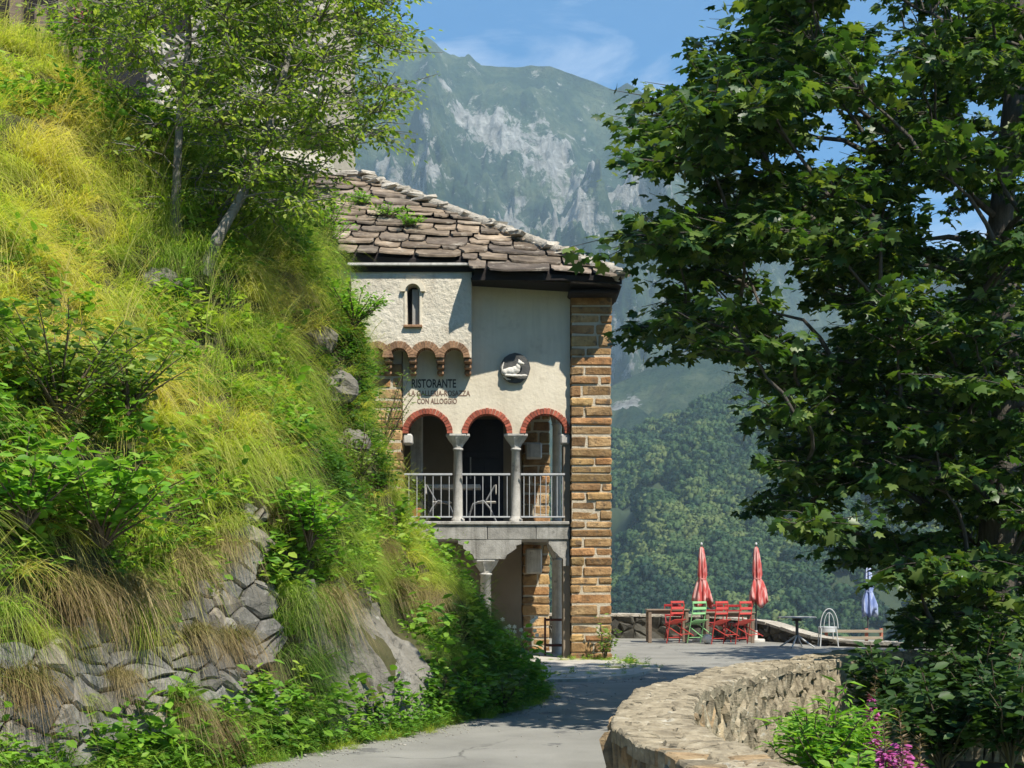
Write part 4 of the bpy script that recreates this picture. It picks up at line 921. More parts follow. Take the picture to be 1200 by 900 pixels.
def strip2(f, s0, s1, n=60):
    m = MB(); q = [f(s) for s in np.linspace(s0, s1, n)]; k = 4; vs_ = [v for r in q for v in r]
    m.add(vs_, [(i * k + j, (i + 1) * k + j, (i + 1) * k + (j + 1) % k, i * k + (j + 1) % k) for i in range(n - 1) for j in range(k)] + [(0, 1, 2, 3), tuple(range((n - 1) * k, n * k))[::-1]]); return m
TE = TS[-1] - .1
strip2(lambda s: [tpos(s, .15, -.3), tpos(s, -.15, -1.5), tpos(s, -.15, th(s) - .03), tpos(s, .15, th(s) - .03)], 0, TE).build('wall_core', m_core, tw)
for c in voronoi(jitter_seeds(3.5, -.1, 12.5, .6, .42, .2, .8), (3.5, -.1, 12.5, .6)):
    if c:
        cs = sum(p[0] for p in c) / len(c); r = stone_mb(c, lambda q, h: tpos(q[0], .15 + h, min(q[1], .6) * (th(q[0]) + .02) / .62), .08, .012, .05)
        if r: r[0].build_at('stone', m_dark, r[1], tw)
s = 3.4
while s < TE - .5:
    l = random.uniform(.45, .8); m = MB()
    a, b2 = s + .008, min(s + l, TE) - .008; j = [random.uniform(-.012, .012) for _ in range(8)]
    q = [tpos(a, .22 + j[0], th(a) - .02), tpos(b2, .22 + j[1], th(b2) - .02), tpos(b2, -.22, th(b2) - .02), tpos(a, -.22, th(a) - .02)]
    t = [v + Vector((0, 0, .07 + j[4 + k])) for k, v in enumerate(q)]
    m.add(q + t, [(3, 2, 1, 0), (4, 5, 6, 7), (0, 1, 5, 4), (1, 2, 6, 5), (2, 3, 7, 6), (3, 0, 4, 7)]); m.build_at('cap_stone', m_ridge, q[0], tw); s += l
# ------------------------------------------------------------------ grass and leaf clump sources
def blade_tuft(name, seed, nb, L0, L1, wid, spread, droop, root=.07, lean=0.5, dryp=.35):
    r = np.random.default_rng(seed); seg = 5; V = []; F = []; T = []; Dy = []; b = 0
    for k in range(nb):
        Ln = r.uniform(L0, L1); az = r.normal(0, spread); el = radians(r.uniform(35, 82)); d = np.array([cos(az) * cos(el), sin(az) * cos(el), sin(el)])
        p0 = np.array([r.normal(0, root), r.normal(0, root), -.03]); g = droop * r.uniform(.6, 1.35) * Ln; ww = wid * r.uniform(.6, 1.3)
        side = np.array([-sin(az + r.normal(0, .5)), cos(az), r.normal(0, .15)]); side /= np.linalg.norm(side); dry = 1.0 if r.random() < dryp else r.uniform(0, .35)
        for i in range(seg):
            t = i / (seg - 1); p = p0 + d * Ln * t + np.array([lean * Ln * t * t * .5, r.normal(0, .012), -g * t ** 2.2])
            h = ww * (1 - t ** 1.6 * .92) * .5; V += [p - side * h, p + side * h]; T += [t, t]; Dy += [dry, dry]
        for i in range(seg - 1): q = b + 2 * i; F += [(q, q + 1, q + 3, q + 2)]
        b += 2 * seg
    return mesh_tris(name, V, F, {'tt': T, 'dry': Dy}, smooth=True)
def stalks(name, seed, nb):
    r = np.random.default_rng(seed); V = []; F = []; T = []; b = 0
    for k in range(nb):
        Ln = r.uniform(.7, 1.15); az = r.normal(0, 1.1); el = radians(r.uniform(60, 85)); d = np.array([cos(az) * cos(el), sin(az) * cos(el), sin(el)]); p0 = np.array([r.normal(0, .08), r.normal(0, .08), 0]); pts = [p0 + d * Ln * t + np.array([.22 * Ln * t ** 3, 0, -.12 * Ln * t ** 3]) for t in np.linspace(0, 1, 6)]
        sd = np.array([-sin(az), cos(az), 0]) * .0028
        for i in range(5): V += [pts[i] - sd, pts[i] + sd, pts[i + 1] + sd * .8, pts[i + 1] - sd * .8]; F.append((b, b + 1, b + 2, b + 3)); b += 4
        for q in range(16):
            t = r.uniform(.78, 1.0); p = p0 + d * Ln * t + np.array([.22 * Ln * t ** 3, 0, -.12 * Ln * t ** 3]); e = r.normal(0, 1, 3); e /= np.linalg.norm(e); f_ = np.cross(e, [.3, .5, .8]); f_ /= np.linalg.norm(f_); h = r.uniform(.008, .02)
            V += [p, p + e * h * .5 + f_ * h * .25, p + e * h * 1.4, p + e * h * .5 - f_ * h * .25]; F.append((b, b + 1, b + 2, b + 3)); b += 4
    return mesh_tris(name, V, F, {'tt': np.ones(len(V)), 'dry': np.full(len(V), .9)})
def frames(ax, nr):
    y = ax / np.linalg.norm(ax, axis=1, keepdims=True); z = nr - y * (nr * y).sum(1, keepdims=True); z /= np.linalg.norm(z, axis=1, keepdims=True) + 1e-9
    return np.cross(y, z), y, z
def leaves(tv, tf, pos, ax, nr, sc):
    tv = np.asarray(tv, float); tf = np.asarray(tf, int); x, y, z = frames(ax, nr); sc = np.asarray(sc)[:, None, None]
    V = pos[:, None, :] + sc * (tv[None, :, 0:1] * x[:, None] + tv[None, :, 1:2] * y[:, None] + tv[None, :, 2:3] * z[:, None])
    F = (tf[None] + (np.arange(len(pos)) * len(tv))[:, None, None]).reshape(-1, tf.shape[1]); return V.reshape(-1, 3), F
LEAF_V = [(0, 0, 0), (.26, .35, .05), (.20, .72, .0), (0, 1, -.10), (-.20, .72, .0), (-.26, .35, .05), (0, .4, -.03)]
LEAF_F = [(0, 1, 6), (1, 2, 6), (2, 3, 6), (3, 4, 6), (4, 5, 6), (5, 0, 6)]
LANCE_V = [(0, 0, 0), (.11, .35, .03), (0, 1, -.12), (-.11, .35, .03)]
LANCE_F = [(0, 1, 2), (0, 2, 3)]
_mo = [(0, 0), (.10, .02), (.30, -.10), (.34, .10), (.50, .16), (.40, .28), (.30, .33), (.52, .55), (.38, .60), (.34, .74), (.20, .62), (.15, .66), (.17, .86), (.08, .86), (0, 1.0)]
_mo = _mo + [(-x, y) for x, y in _mo[-2:0:-1]]
MAPLE_V = [(x, y - .05, -.35 * x * x - .12 * (y - .3) ** 2) for x, y in _mo] + [(0, .33, .03)]
MAPLE_F = [(i, (i + 1) % len(_mo), len(_mo)) for i in range(len(_mo))]
def leafy(name, seed, n, R, H, size, tv=LEAF_V, tf=LEAF_F, up=.5, stems=7):
    """A leafy clump: arching stems with leaves along them."""
    r = np.random.default_rng(seed); pos = []; ax = []
    for k in range(stems):
        az = r.uniform(0, 2 * pi); rad = R * r.uniform(.25, 1); top = np.array([cos(az) * rad, sin(az) * rad, H * r.uniform(.55, 1.0)])
        for i in range(max(1, n // stems)):
            t = r.uniform(.15, 1) ** .8; p = np.array([top[0] * t ** 1.5, top[1] * t ** 1.5, top[2] * t]) + r.normal(0, .035, 3)
            a2 = r.uniform(0, 2 * pi); pos.append(p); ax.append([cos(a2), sin(a2), r.uniform(-.35, .6)])
    pos = np.array(pos); ax = np.array(ax); nr = r.normal(0, .45, (len(pos), 3)) + [0.15, 0, up + .5]
    V, F = leaves(tv, tf, pos, ax, nr, size * r.uniform(.6, 1.25, len(pos)))
    return mesh_tris(name, V, F, {'tt': np.zeros(len(V)), 'dry': np.zeros(len(V))})
G_STOPS = [(0.0, (0.05, 0.14, 0.018)), (0.3, (0.15, 0.29, 0.028)), (0.55, (0.30, 0.41, 0.040)), (0.8, (0.50, 0.49, 0.075)), (1.0, (0.62, 0.51, 0.19))]
m_grass = inst_mat('long_grass', G_STOPS, grad=(0.60, 0.50, 0.25), trans=0.52, var=.34, spec=.05, rough=.8)
m_herb = inst_mat('herb_leaves', [(0.0, (0.04, 0.09, 0.025)), (0.35, (0.09, 0.21, 0.026)), (0.7, (0.17, 0.33, 0.036)), (1.0, (0.34, 0.43, 0.07))], trans=0.40, var=.3, rough=.5)
_sn = [0]
def src(name, me, m):
    me.materials.append(m); _sn[0] += 1; return bpy.data.objects.new('source_%02d_%s' % (_sn[0], name), me)
g_src = [src('grass_tuft', blade_tuft('grass_tuft', 1, 90, .35, .75, .0066, .95, .75), m_grass), src('grass_tuft', blade_tuft('grass_tuft', 2, 84, .42, .85, .0066, .65, 1.05, dryp=.5), m_grass),
         src('grass_tuft', blade_tuft('grass_tuft', 3, 90, .22, .45, .0066, 1.4, .5, dryp=.2), m_grass), src('grass_tuft', blade_tuft('grass_tuft', 4, 80, .45, .92, .0062, .5, 1.3, dryp=.65), m_grass),
         src('seed_stalks', stalks('seed_stalks', 12, 9), m_grass), src('broad_grass', blade_tuft('broad_grass', 14, 34, .3, .62, .019, 1.3, .8, dryp=.12), m_grass), src('dead_thatch', blade_tuft('dead_thatch', 15, 60, .25, .6, .0065, 1.6, 1.1, root=.12, dryp=1.0), m_grass)]
h_src = [src('herb', leafy('herb', 5, 46, .22, .34, .085), m_herb), src('herb', leafy('herb', 6, 40, .26, .45, .10, stems=6), m_herb), src('herb', leafy('herb', 7, 60, .22, .30, .11, LANCE_V, LANCE_F, stems=9), m_herb), src('herb', leafy('herb', 8, 70, .20, .22, .055, stems=9), m_herb)]

IVY = [(345, 385), (405, 395), (450, 470), (462, 560), (430, 620), (392, 640), (365, 600), (340, 500)]
LEAFZ = [(-80, 425), (90, 425), (150, 470), (175, 560), (180, 640), (130, 700), (-80, 705)]
FERNZ = [(325, 585), (372, 600), (385, 640), (355, 680), (320, 650)]
BROWNZ = [(255, 300), (330, 280), (370, 390), (330, 420), (290, 360)]
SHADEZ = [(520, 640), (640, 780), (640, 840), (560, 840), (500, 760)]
gp, gr, gs, gi, gt = [], [], [], [], []; hp_, hr, hs, hi, ht_ = [], [], [], [], []
NT = 21000
S_ = rng.random(NT) * SMAX; V_ = rng.random(NT) ** 1.15 * 15.5
for s, v in zip(S_, V_):
    p = hill(s, v)
    if p.y < 2.0: continue
    x, y = proj(p)
    if x < -260 or y < -160 or y > 1150 or x > 660: continue
    if v > 10 and random.random() < .5: continue
    stone = in_poly(x, y, STONE_A) or in_poly(x, y, STONE_B) or in_poly(x, y, ROCK_C)
    if stone and random.random() < .975: continue
    over = any(in_poly(x, y + dy_, q) for q in (STONE_A, STONE_B, ROCK_C) for dy_ in (14, 30))
    if over and random.random() < .45: continue
    n = hnorm(s, v); yaw = atan2(n.y, n.x) + random.gauss(0, .35)
    base = float(fbm(s * .33, v * .33, 3, 61)); fine = float(fbm(s * 1.3, v * 1.3, 2, 71))
    herb = 0.0; tint_h = .5
    if in_poly(x, y, IVY): herb = .85; tint_h = random.uniform(0, .38)
    elif in_poly(x, y, LEAFZ): herb = .72; tint_h = random.uniform(.35, .85)
    elif in_poly(x, y, FERNZ): herb = .9; tint_h = random.uniform(.55, .95)
    elif v < .40: herb = .62; tint_h = random.uniform(.3, .8)
    elif fine > .54: herb = .65; tint_h = random.uniform(.35, .95)
    if y < 180 and 95 < x < 330: herb = max(herb, .6)
    if random.random() < herb:
        hp_.append(p + n * .02); hr.append((0, 0, random.uniform(0, 6.28))); hs.append(random.uniform(.7, 1.35)); hi.append(3 if in_poly(x, y, IVY) else random.choice((0, 0, 1, 2))); ht_.append(tint_h)
        if random.random() < (.92 if (in_poly(x, y, IVY) or in_poly(x, y, LEAFZ) or in_poly(x, y, FERNZ)) else .5): continue
    # tint of the grass: yellow on the dry upper left, greener towards the house and the road
    t = .37 + 1.1 * (base - .5) + .35 * (fine - .5) + .44 * max(0, 1 - abs(x - 40) / 190) * (1 if 90 < y < 480 else .35) - .12 * (x > 330) + random.gauss(0, .09)
    if y < 130 and x > 10: t -= .08
    if in_poly(x, y, BROWNZ): t += .38
    if in_poly(x, y, SHADEZ): t -= .3  # cast shade at the foot of the bank painted into the tint
    near_edge = v < 3.2 and .9 < v
    idx = random.choices((0, 1, 2, 3), (.4, .3, .15, .15 + (.35 if near_edge else 0)))[0]
    q_ = random.random()
    if q_ < .07: idx = 4
    elif q_ < .19: idx = 5; t -= .12
    elif q_ < .27: idx = 6
    if v < .5: idx = random.choice((0, 2, 2, 5))
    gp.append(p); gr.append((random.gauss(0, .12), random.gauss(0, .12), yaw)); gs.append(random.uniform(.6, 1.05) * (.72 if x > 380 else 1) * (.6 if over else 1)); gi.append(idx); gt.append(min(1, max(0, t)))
scatter('bank_grass', gp, gr, gs, gi, gt, g_src, 'long wild grass, green and straw yellow, covering the steep bank', 'grass')
scatter('bank_undergrowth', hp_, hr, hs, hi, ht_, h_src, 'leafy green undergrowth and ivy among the grass of the bank', 'undergrowth')
# verge and valley side plants
hp_, hr, hs, hi, ht_ = [], [], [], [], []; gp, gr, gs, gi, gt = [], [], [], [], []
for k in range(2600):
    s = random.uniform(0, SMAX); o = random.gauss(0.02, .10); p = hill(s, .05); dx = float(np.interp(s, BS, BP[:, 0])); dy = float(np.interp(s, BS, BP[:, 1]))
    if dy < 4: continue
    n = hnorm(s, .3); n.z = 0; q = Vector((dx, dy, .0)) + n.normalized() * o
    if random.random() < .6: hp_.append(q); hr.append((0, 0, random.uniform(0, 6.28))); hs.append(random.uniform(.25, .8)); hi.append(random.choice((0, 1, 2, 3))); ht_.append(random.uniform(.2, .8))
    else: gp.append(q); gr.append((0, 0, random.uniform(0, 6.28))); gs.append(random.uniform(.25, .6)); gi.append(random.choice((0, 2))); gt.append(random.uniform(.15, .6))
for k in range(9000):                  # ground behind the parapet
    y = random.uniform(3.5, 34) ; x = random.uniform(.9, 13)
    wx = float(np.interp(y, [p[1] for p in WC], [p[0] for p in WC])) if y < 17.4 else 7.0 + (y - 18) * .2
    if x < wx + .42: continue
    if y > 18 and x < 9.6: continue
    q = Vector((x, y, ground_z(x, y) - .02))
    if random.random() < .55: hp_.append(q); hr.append((0, 0, random.uniform(0, 6.28))); hs.append(random.uniform(.4, 1.0)); hi.append(random.choice((0, 1, 2))); ht_.append(random.uniform(.15, .75))
    else: gp.append(q); gr.append((0, 0, random.uniform(0, 6.28))); gs.append(random.uniform(.4, .9)); gi.append(random.choice((0, 1, 2))); gt.append(random.uniform(.15, .6))
for (cx, cy, rx, ry, n) in ((1.75, 27.5, .55, .35, 46), (2.15, 26.3, .4, .35, 30), (1.0, 27.4, .3, .15, 10), (-.3, 25.6, .5, .7, 40), (-.1, 24.3, .4, .6, 40), (2.0, 25.1, .5, .2, 22), (1.2, 23.6, .8, .15, 14)):
    for k in range(n):
        q = Vector((random.gauss(cx, rx * .5), random.gauss(cy, ry * .5), .03))
        if random.random() < .4: hp_.append(q); hr.append((0, 0, random.uniform(0, 6.28))); hs.append(random.uniform(.2, .5)); hi.append(random.choice((0, 2, 3))); ht_.append(random.uniform(.3, .9))
        else: gp.append(q); gr.append((0, 0, random.uniform(0, 6.28))); gs.append(random.uniform(.2, .42)); gi.append(2); gt.append(random.uniform(.3, .8))
scatter('verge_plants', hp_, hr, hs, hi, ht_, h_src, 'low leafy weeds along the road edge and behind the parapet', 'weeds')
scatter('verge_grass', gp, gr, gs, gi, gt, g_src, 'short grass along the road edge and behind the parapet', 'grass')

# loose grit and chippings where the road meets its edges
m_grit = rough_mat('road_grit', [(.16, .15, .125), (.34, .32, .27)], scale=9, bump=0, rnd=.3)
gsrc = []
for k in range(3):
    m = MB().ball((0, 0, 0), (1, .8, .55), 6, 4, .22); me = m.mesh('grit'); me.materials.append(m_grit); gsrc.append(bpy.data.objects.new('grit', me))
q_, r_, s_, i_ = [], [], [], []
for k in range(5200):
    if random.random() < .62:
        s = random.uniform(0, SMAX); a = abs(random.gauss(0, .22)); n = hnorm(s, .3); n.z = 0; n.normalize(); p = Vector((float(np.interp(s, BS, BP[:, 0])), float(np.interp(s, BS, BP[:, 1])), .004)) + n * (.12 + a)
    elif random.random() < .6:
        s = random.uniform(3.5, WS[-1] - .2); p = wpos(s, -HW - .02 - abs(random.gauss(0, .16)), .004)
    else: p = Vector((random.gauss(.9, .9), random.uniform(22.0, 24.2), .048 if random.random() < .2 else .004)) if random.random() < .5 else Vector((random.uniform(-4, 4), random.uniform(6, 34), .004))
    q_.append(p); r_.append((0, 0, random.uniform(0, 6.28))); s_.append(random.uniform(.004, .012) * (2.2 if random.random() < .06 else 1)); i_.append(random.randrange(3))
scatter('road_gravel', q_, r_, s_, i_, np.zeros(len(q_)), gsrc, 'loose grit and chippings along the edges of the road', 'gravel')

# ------------------------------------------------------------------ single plants one can pick out
m_tuss = []
for i, (a, bcol) in enumerate((((.10, .13, .016), (.34, .25, .11)), ((.07, .115, .016), (.30, .20, .085)), ((.17, .17, .03), (.40, .30, .15)))):
    m, nt, b, o = new_mat('tussock_grass'); av = N(nt, 'ShaderNodeAttribute', attribute_name='tt'); r = ramp(nt, [(0.1, a), (0.5, tuple((p + q) / 2 for p, q in zip(a, bcol))), (0.95, bcol)]); nt.links.new(av.outputs['Fac'], r.inputs['Fac'])
    rn = N(nt, 'ShaderNodeNewGeometry'); mr = N(nt, 'ShaderNodeMapRange'); mr.inputs['To Min'].default_value = .65; mr.inputs['To Max'].default_value = 1.35; nt.links.new(rn.outputs['Random Per Island'], mr.inputs['Value'])
    hv = N(nt, 'ShaderNodeHueSaturation'); nt.links.new(mr.outputs[0], hv.inputs['Value']); nt.links.new(r.outputs['Color'], hv.inputs['Color']); nt.links.new(hv.outputs['Color'], b.inputs['Base Color']); b.inputs['Roughness'].default_value = .6
    t = N(nt, 'ShaderNodeBsdfTranslucent'); nt.links.new(hv.outputs['Color'], t.inputs['Color']); ms = N(nt, 'ShaderNodeMixShader'); ms.inputs[0].default_value = .4
    nt.links.new(b.outputs[0], ms.inputs[1]); nt.links.new(t.outputs[0], ms.inputs[2]); nt.links.new(ms.outputs[0], o.inputs['Surface']); m_tuss.append(m)
tus_me = []
for i in range(3):
    me = blade_tuft('grass_tussock', 90 + i, 620, .40, .85, .0075, .85, 1.25, root=.12, lean=.4, dryp=.5); me.materials.append(m_tuss[i]); tus_me.append(me)
TUS = [(215, 745, .62, 0, 'rounded green and straw tussock hanging on the dry stone wall, left of its brown neighbour'), (258, 748, .68, 1, 'brown tipped tussock hanging in the middle of the dry stone wall'), (130, 795, .45, 2, 'small straw coloured tussock growing out of the stones, lone in the wall'),
       (15, 800, .75, 1, 'big dark green tussock at the foot of the bank beside the picture edge'), (365, 700, .85, 2, 'large pale straw tussock hanging beside the bare rock slab'), (200, 660, .8, 0, 'long haired tussock drooping over the top of the dry stone wall'),
       (60, 690, .9, 1, 'shaggy tussock with brown fringe above the left end of the stone wall'), (130, 690, .85, 2, 'shaggy straw tussock under the bright leafy bush'), (250, 640, .6, 2, 'narrow straw tussock above the tall strip of bare wall'),
       (320, 605, .5, 1, 'small brown tussock at the top of the tall strip of bare wall'), (455, 690, .8, 0, 'dense green tussock crowning the bare rock slab'), (490, 700, .7, 2, 'tussock at the corner of the bank, nearest to the restaurant porch'),
       (320, 330, .7, 2, 'dry brown tussock hanging below the leaning birch trunk'), (205, 830, .6, 0, 'green tussock among weeds at the foot of the wall'), (235, 850, .6, 1, 'low dark tussock beside the road weeds'), (430, 640, .7, 1, 'tussock with brown skirt under the ivy')]
for k, (x, y, sc_, v, lab) in enumerate(TUS):
    p = hit_hill(x, y)
    if p is None: continue
    n = hnorm(*sv_of(x, y)); o = bpy.data.objects.new('grass_tussock', tus_me[v]); COL.objects.link(o); o.location = p + n * .06; o.scale = (sc_,) * 3; o.rotation_euler = (0, 0, atan2(n.y, n.x) + random.gauss(0, .2)); tag(o, lab, 'grass tussock', 'grass tussocks on the bank')

def m_leafset(name, cols, **k): return leaf_mat(name, cols, **k)
m_bushA = m_leafset('olive_bush_leaves', [(0.05, 0.105, 0.02), (0.115, 0.19, 0.03), (0.22, 0.29, 0.05)], trans=.35)
m_bushB = m_leafset('fresh_green_leaves', [(0.08, 0.20, 0.02), (0.15, 0.32, 0.034), (0.26, 0.40, 0.06)], trans=.42)
m_stem = rough_mat('brown_stems', [(0.07, 0.05, 0.03), (0.13, 0.10, 0.065)], scale=8, bump=.3, rnd=.1)
def bush(name, label, p, R, H, nst, nl, size, m, cat='bush', tv=LEAF_V, tf=LEAF_F, lean=(0, 0), seed=0, group=None):
    r = np.random.default_rng(seed + 300); root = thing(name, label, cat, p, group); st = MB(); pos = []; ax = []; nr = []
    for k in range(nst):
        az = r.uniform(0, 2 * pi); rad = R * sqrt(r.uniform(.02, 1)); top = np.array([cos(az) * rad + lean[0], sin(az) * rad + lean[1], H * r.uniform(.6, 1.0) * (1 - .35 * (rad / R) ** 2)])
        q = [np.array(p) + np.array([top[0] * t ** 1.4, top[1] * t ** 1.4, top[2] * t]) + (r.normal(0, .015, 3) if 0 < t < 1 else 0) for t in np.linspace(0, 1, 5)]
        st.tube(q, [.012 * H ** .5, .010, .008, .006, .003], 5, cap=False)
        for i in range(nl):
            t = r.uniform(.2, 1.0) ** .7; c = np.array(p) + np.array([top[0] * t ** 1.4, top[1] * t ** 1.4, top[2] * t]); a2 = r.uniform(0, 2 * pi); d = np.array([cos(a2), sin(a2), r.uniform(-.3, .6)])
            pos.append(c + d * r.uniform(0, .10) * H ** .5); ax.append(d); nr.append(r.normal(0, .4, 3) + [0.1, -.1, .9])
    st.build('stem', m_stem, root)
    V, F = leaves(tv, tf, np.array(pos), np.array(ax), np.array(nr), size * r.uniform(.55, 1.25, len(pos)))
    obj_of('foliage', mesh_tris('foliage', V - np.array(p), F), m, root); return root
def hb(x, y):
    for k in range(60):
        p = hit_hill(x - k * 4, y + k * 2)
        if p is not None: return tuple(p + Vector((.12, -.16, .12)))
bush('bush', 'dark olive bush with bare twigs on the bank, above the fresh green bush', hb(60, 520), 1.0, 1.15, 26, 46, .10, m_bushA, seed=1)
bush('bush', 'twiggy yellow green bush leaning out right of the dark olive one', hb(140, 505), .6, .85, 18, 34, .085, m_bushA, seed=2)
bush('bush', 'large fresh green leafy bush low on the bank, above the stone wall', hb(110, 660), .95, .9, 30, 42, .12, m_bushB, seed=3)
bush('bush', 'small fresh green bush beside the picture edge under the olive bush', hb(20, 640), .6, .8, 18, 36, .11, m_bushB, seed=4)
bush('bush', 'bright green nettle clump between the bare wall strip and the rock slab', hb(350, 660), .42, .75, 18, 34, .095, m_bushB, seed=5, tv=LEAF_V)
bush('bush', 'dark small leaved ivy bush hanging down the rock beside the house', hb(405, 590), .5, .95, 22, 60, .055, m_bushA, seed=6)
bush('bush', 'green shrub on the crest of the bank next to the house bay', hb(405, 400), .45, .8, 16, 50, .06, m_bushB, seed=7)
bush('bush', 'leafy shrub growing over the verge of the slab roof', hb(385, 300), .5, .9, 18, 50, .06, m_bushB, seed=8)
bush('bush', 'twiggy shrub reaching towards the painted lettering on the house', (-2.2, 25.2, 3.6), .55, 1.6, 14, 46, .05, m_bushA, seed=9, lean=(.35, 0))
for k, (x, y, lab) in enumerate(((300, 868, 'leafy weed at the road edge nearest the camera'), (350, 850, 'bushy weed at the road edge below the straw tussock'), (400, 850, 'broad leaved weed at the road edge left of the rock slab'), (455, 842, 'dark leaved weed at the foot of the rock slab'), (510, 832, 'tall green weed at the road edge right of the rock slab'), (548, 828, 'fresh green weed where the verge bulges into the road'), (590, 822, 'shaded weed at the tip of the verge towards the porch'), (255, 885, 'weed clump at the bottom of the stone wall'))):
    p = ground_at(x, y + 14); bush('weed', lab, tuple(p), .38, .62, 12, 26, .10, m_bushB if k % 2 else m_bushA, cat='weed', seed=20 + k)
bush('fern_bush', 'lush feathery green bush in front of the outer face of the parapet', tuple(P(965, 925, 9.6)), .40, .74, 24, 44, .12, m_bushB, seed=31, tv=LANCE_V, tf=LANCE_F)
bush('fern_bush', 'yellow green leafy bush at the bottom edge next to the pink fireweed', tuple(P(1005, 945, 8.2)), .24, .34, 14, 30, .075, m_bushB, seed=32)
bush('bush', 'tall dark weed with seed heads leaning on the right stone pier', (1.72, 27.5, 0), .22, .95, 8, 26, .08, m_bushA, seed=33, cat='weed')
bush('bush', 'yellow flowering broom like shrub beside the porch column', (-.95, 25.0, .3), .5, 1.15, 20, 60, .05, leaf_mat('yellow_green_leaves', [(.16, .16, .02), (.28, .24, .03)], trans=.4), seed=34)
bush('bush', 'pale green shrub at the far end of the terrace behind the blue parasol', (11.0, 38.0, -1.2), 1.4, 3.3, 30, 110, .14, leaf_mat('pale_leaves', [(.10, .14, .04), (.19, .23, .09)], trans=.4), seed=35)
m_shade = m_leafset('shade_darkened_leaves', [(0.018, 0.045, 0.014), (0.035, 0.075, 0.02), (0.06, 0.11, 0.03)], trans=.3)  # leaf colour darkened to deepen the shade under the maple
for k, (x, y, D, R_, H_, lab) in enumerate(((1105, 905, 11.6, .62, .95, 'added dark shrub deepening the shade under the maple, behind the pink fireweed'), (1185, 900, 11.2, .6, 1.05, 'added dark shrub at the right edge of the picture under the maple'), (1040, 858, 13.2, .5, .85, 'added dark shrub against the shaded end of the parapet'), (1150, 845, 13.8, .6, 1.0, 'added dark shrub at the foot of the maple trunk'))):
    bush('bush', lab, tuple(P(x, y, D)), R_, H_, 26, 44, .11, m_shade, seed=110 + k)  # shrubs added to cover the wall and darken the ground under the maple
bush('bush', 'small sunlit shrub glimpsed under the maple beside the dark trunk', (5.6, 20.5, -.6), .5, 1.5, 16, 60, .10, m_bushB, seed=36)
for k, (x, y, lab) in enumerate(((425, 238, 'small green plant rooted between the roof slabs near the ridge'), (455, 252, 'low green plant growing on the roof slabs, middle of three'), (478, 264, 'little green plant on the roof slabs, lowest of three'))):
    rx_ = (x - 600) / FPX; yy = 27.5
    for it in range(40):
        X_ = rx_ * yy; z_ = roofz(X_, yy) + .06; f_ = EYE + (HORY - y) / FPX * yy - z_; yy += f_ * 1.5
        if abs(f_) < .01: break
    bush('roof_plant', lab, (rx_ * yy, yy, roofz(rx_ * yy, yy) + .02), .42, .28, 14, 24, .07, m_bushB, cat='plant', seed=90 + k)
# white flowers by the porch, pink fireweed, foxglove stalks on the crest
m_wflower = rough_mat('white_petals', [(.7, .7, .66), (.8, .8, .76)], scale=5, bump=0, rnd=0); m_pink = leaf_mat('magenta_petals', [(.36, .06, .24), (.5, .12, .36), (.42, .16, .4)], trans=.3); m_seed = leaf_mat('dry_seed_stalk', [(.17, .12, .07), (.26, .19, .11)], trans=.2)
wf = bush('daisy_plant', 'white flowering plant growing beside the porch column', (.0, 25.3, .03), .42, .85, 16, 20, .07, m_bushB, cat='flower', seed=41)
for k in range(16):
    a = random.uniform(0, 6.28); rr = .45 * sqrt(random.random()); c = Vector((rr * cos(a), 25.3 + rr * sin(a) * .6, random.uniform(.55, .95))); fm = MB()
    fv = [(c.x, c.y, c.z + .01)] + [(c.x + .045 * cos(2 * pi * q / 12) * (1 if q % 2 else .6), c.y - .02 * sin(2 * pi * q / 12), c.z + .045 * sin(2 * pi * q / 12) * (1 if q % 2 else .6)) for q in range(12)]
    fm.add(fv, [(0, 1 + q, 1 + (q + 1) % 12) for q in range(12)]); fm.build('flower_head', m_wflower, wf)
def spike(name, label, p, H, pink, seed, group, lean=(0, 0)):
    r = np.random.default_rng(seed); root = thing(name, label, 'flower', p, group); st = MB(); p = np.array(p)
    at = lambda t: p + np.array([lean[0] * t * t, lean[1] * t * t, H * t])
    st.tube([at(t) for t in np.linspace(0, 1, 6)], [.008, .007, .006, .005, .004, .002], 5).build('stem', m_stem, root)
    def ring(n, t0, t1, size, tv, tf, mat, nm, drop, wide):
        t = r.uniform(t0, t1, n); a = r.uniform(0, 2 * pi, n); pos = np.array([at(k) for k in t]); ax = np.stack([np.cos(a), np.sin(a), np.full(n, drop) + r.normal(0, .2, n)], 1); nr = np.stack([r.normal(0, .3, n), r.normal(0, .3, n), np.ones(n)], 1)
        k = (1 - (t - t0) / (t1 - t0) * .6); V, F = leaves(tv, tf, pos + ax * wide * k[:, None] * .4, ax, nr, size * (.45 + .55 * k) * r.uniform(.8, 1.3, n)); obj_of(nm, mesh_tris(nm, V - p, F), mat, root)
    ring(60, .08, .6, .16, LANCE_V, LANCE_F, m_bushB, 'leaf', .1, .03)
    if pink: ring(420, .36, .84, .065, LEAF_V, LEAF_F, m_pink, 'flower', -.1, .07)
    ring(60, .78 if pink else .45, 1.0, .05, LANCE_V, LANCE_F, m_seed, 'seed_head', .5, .012)
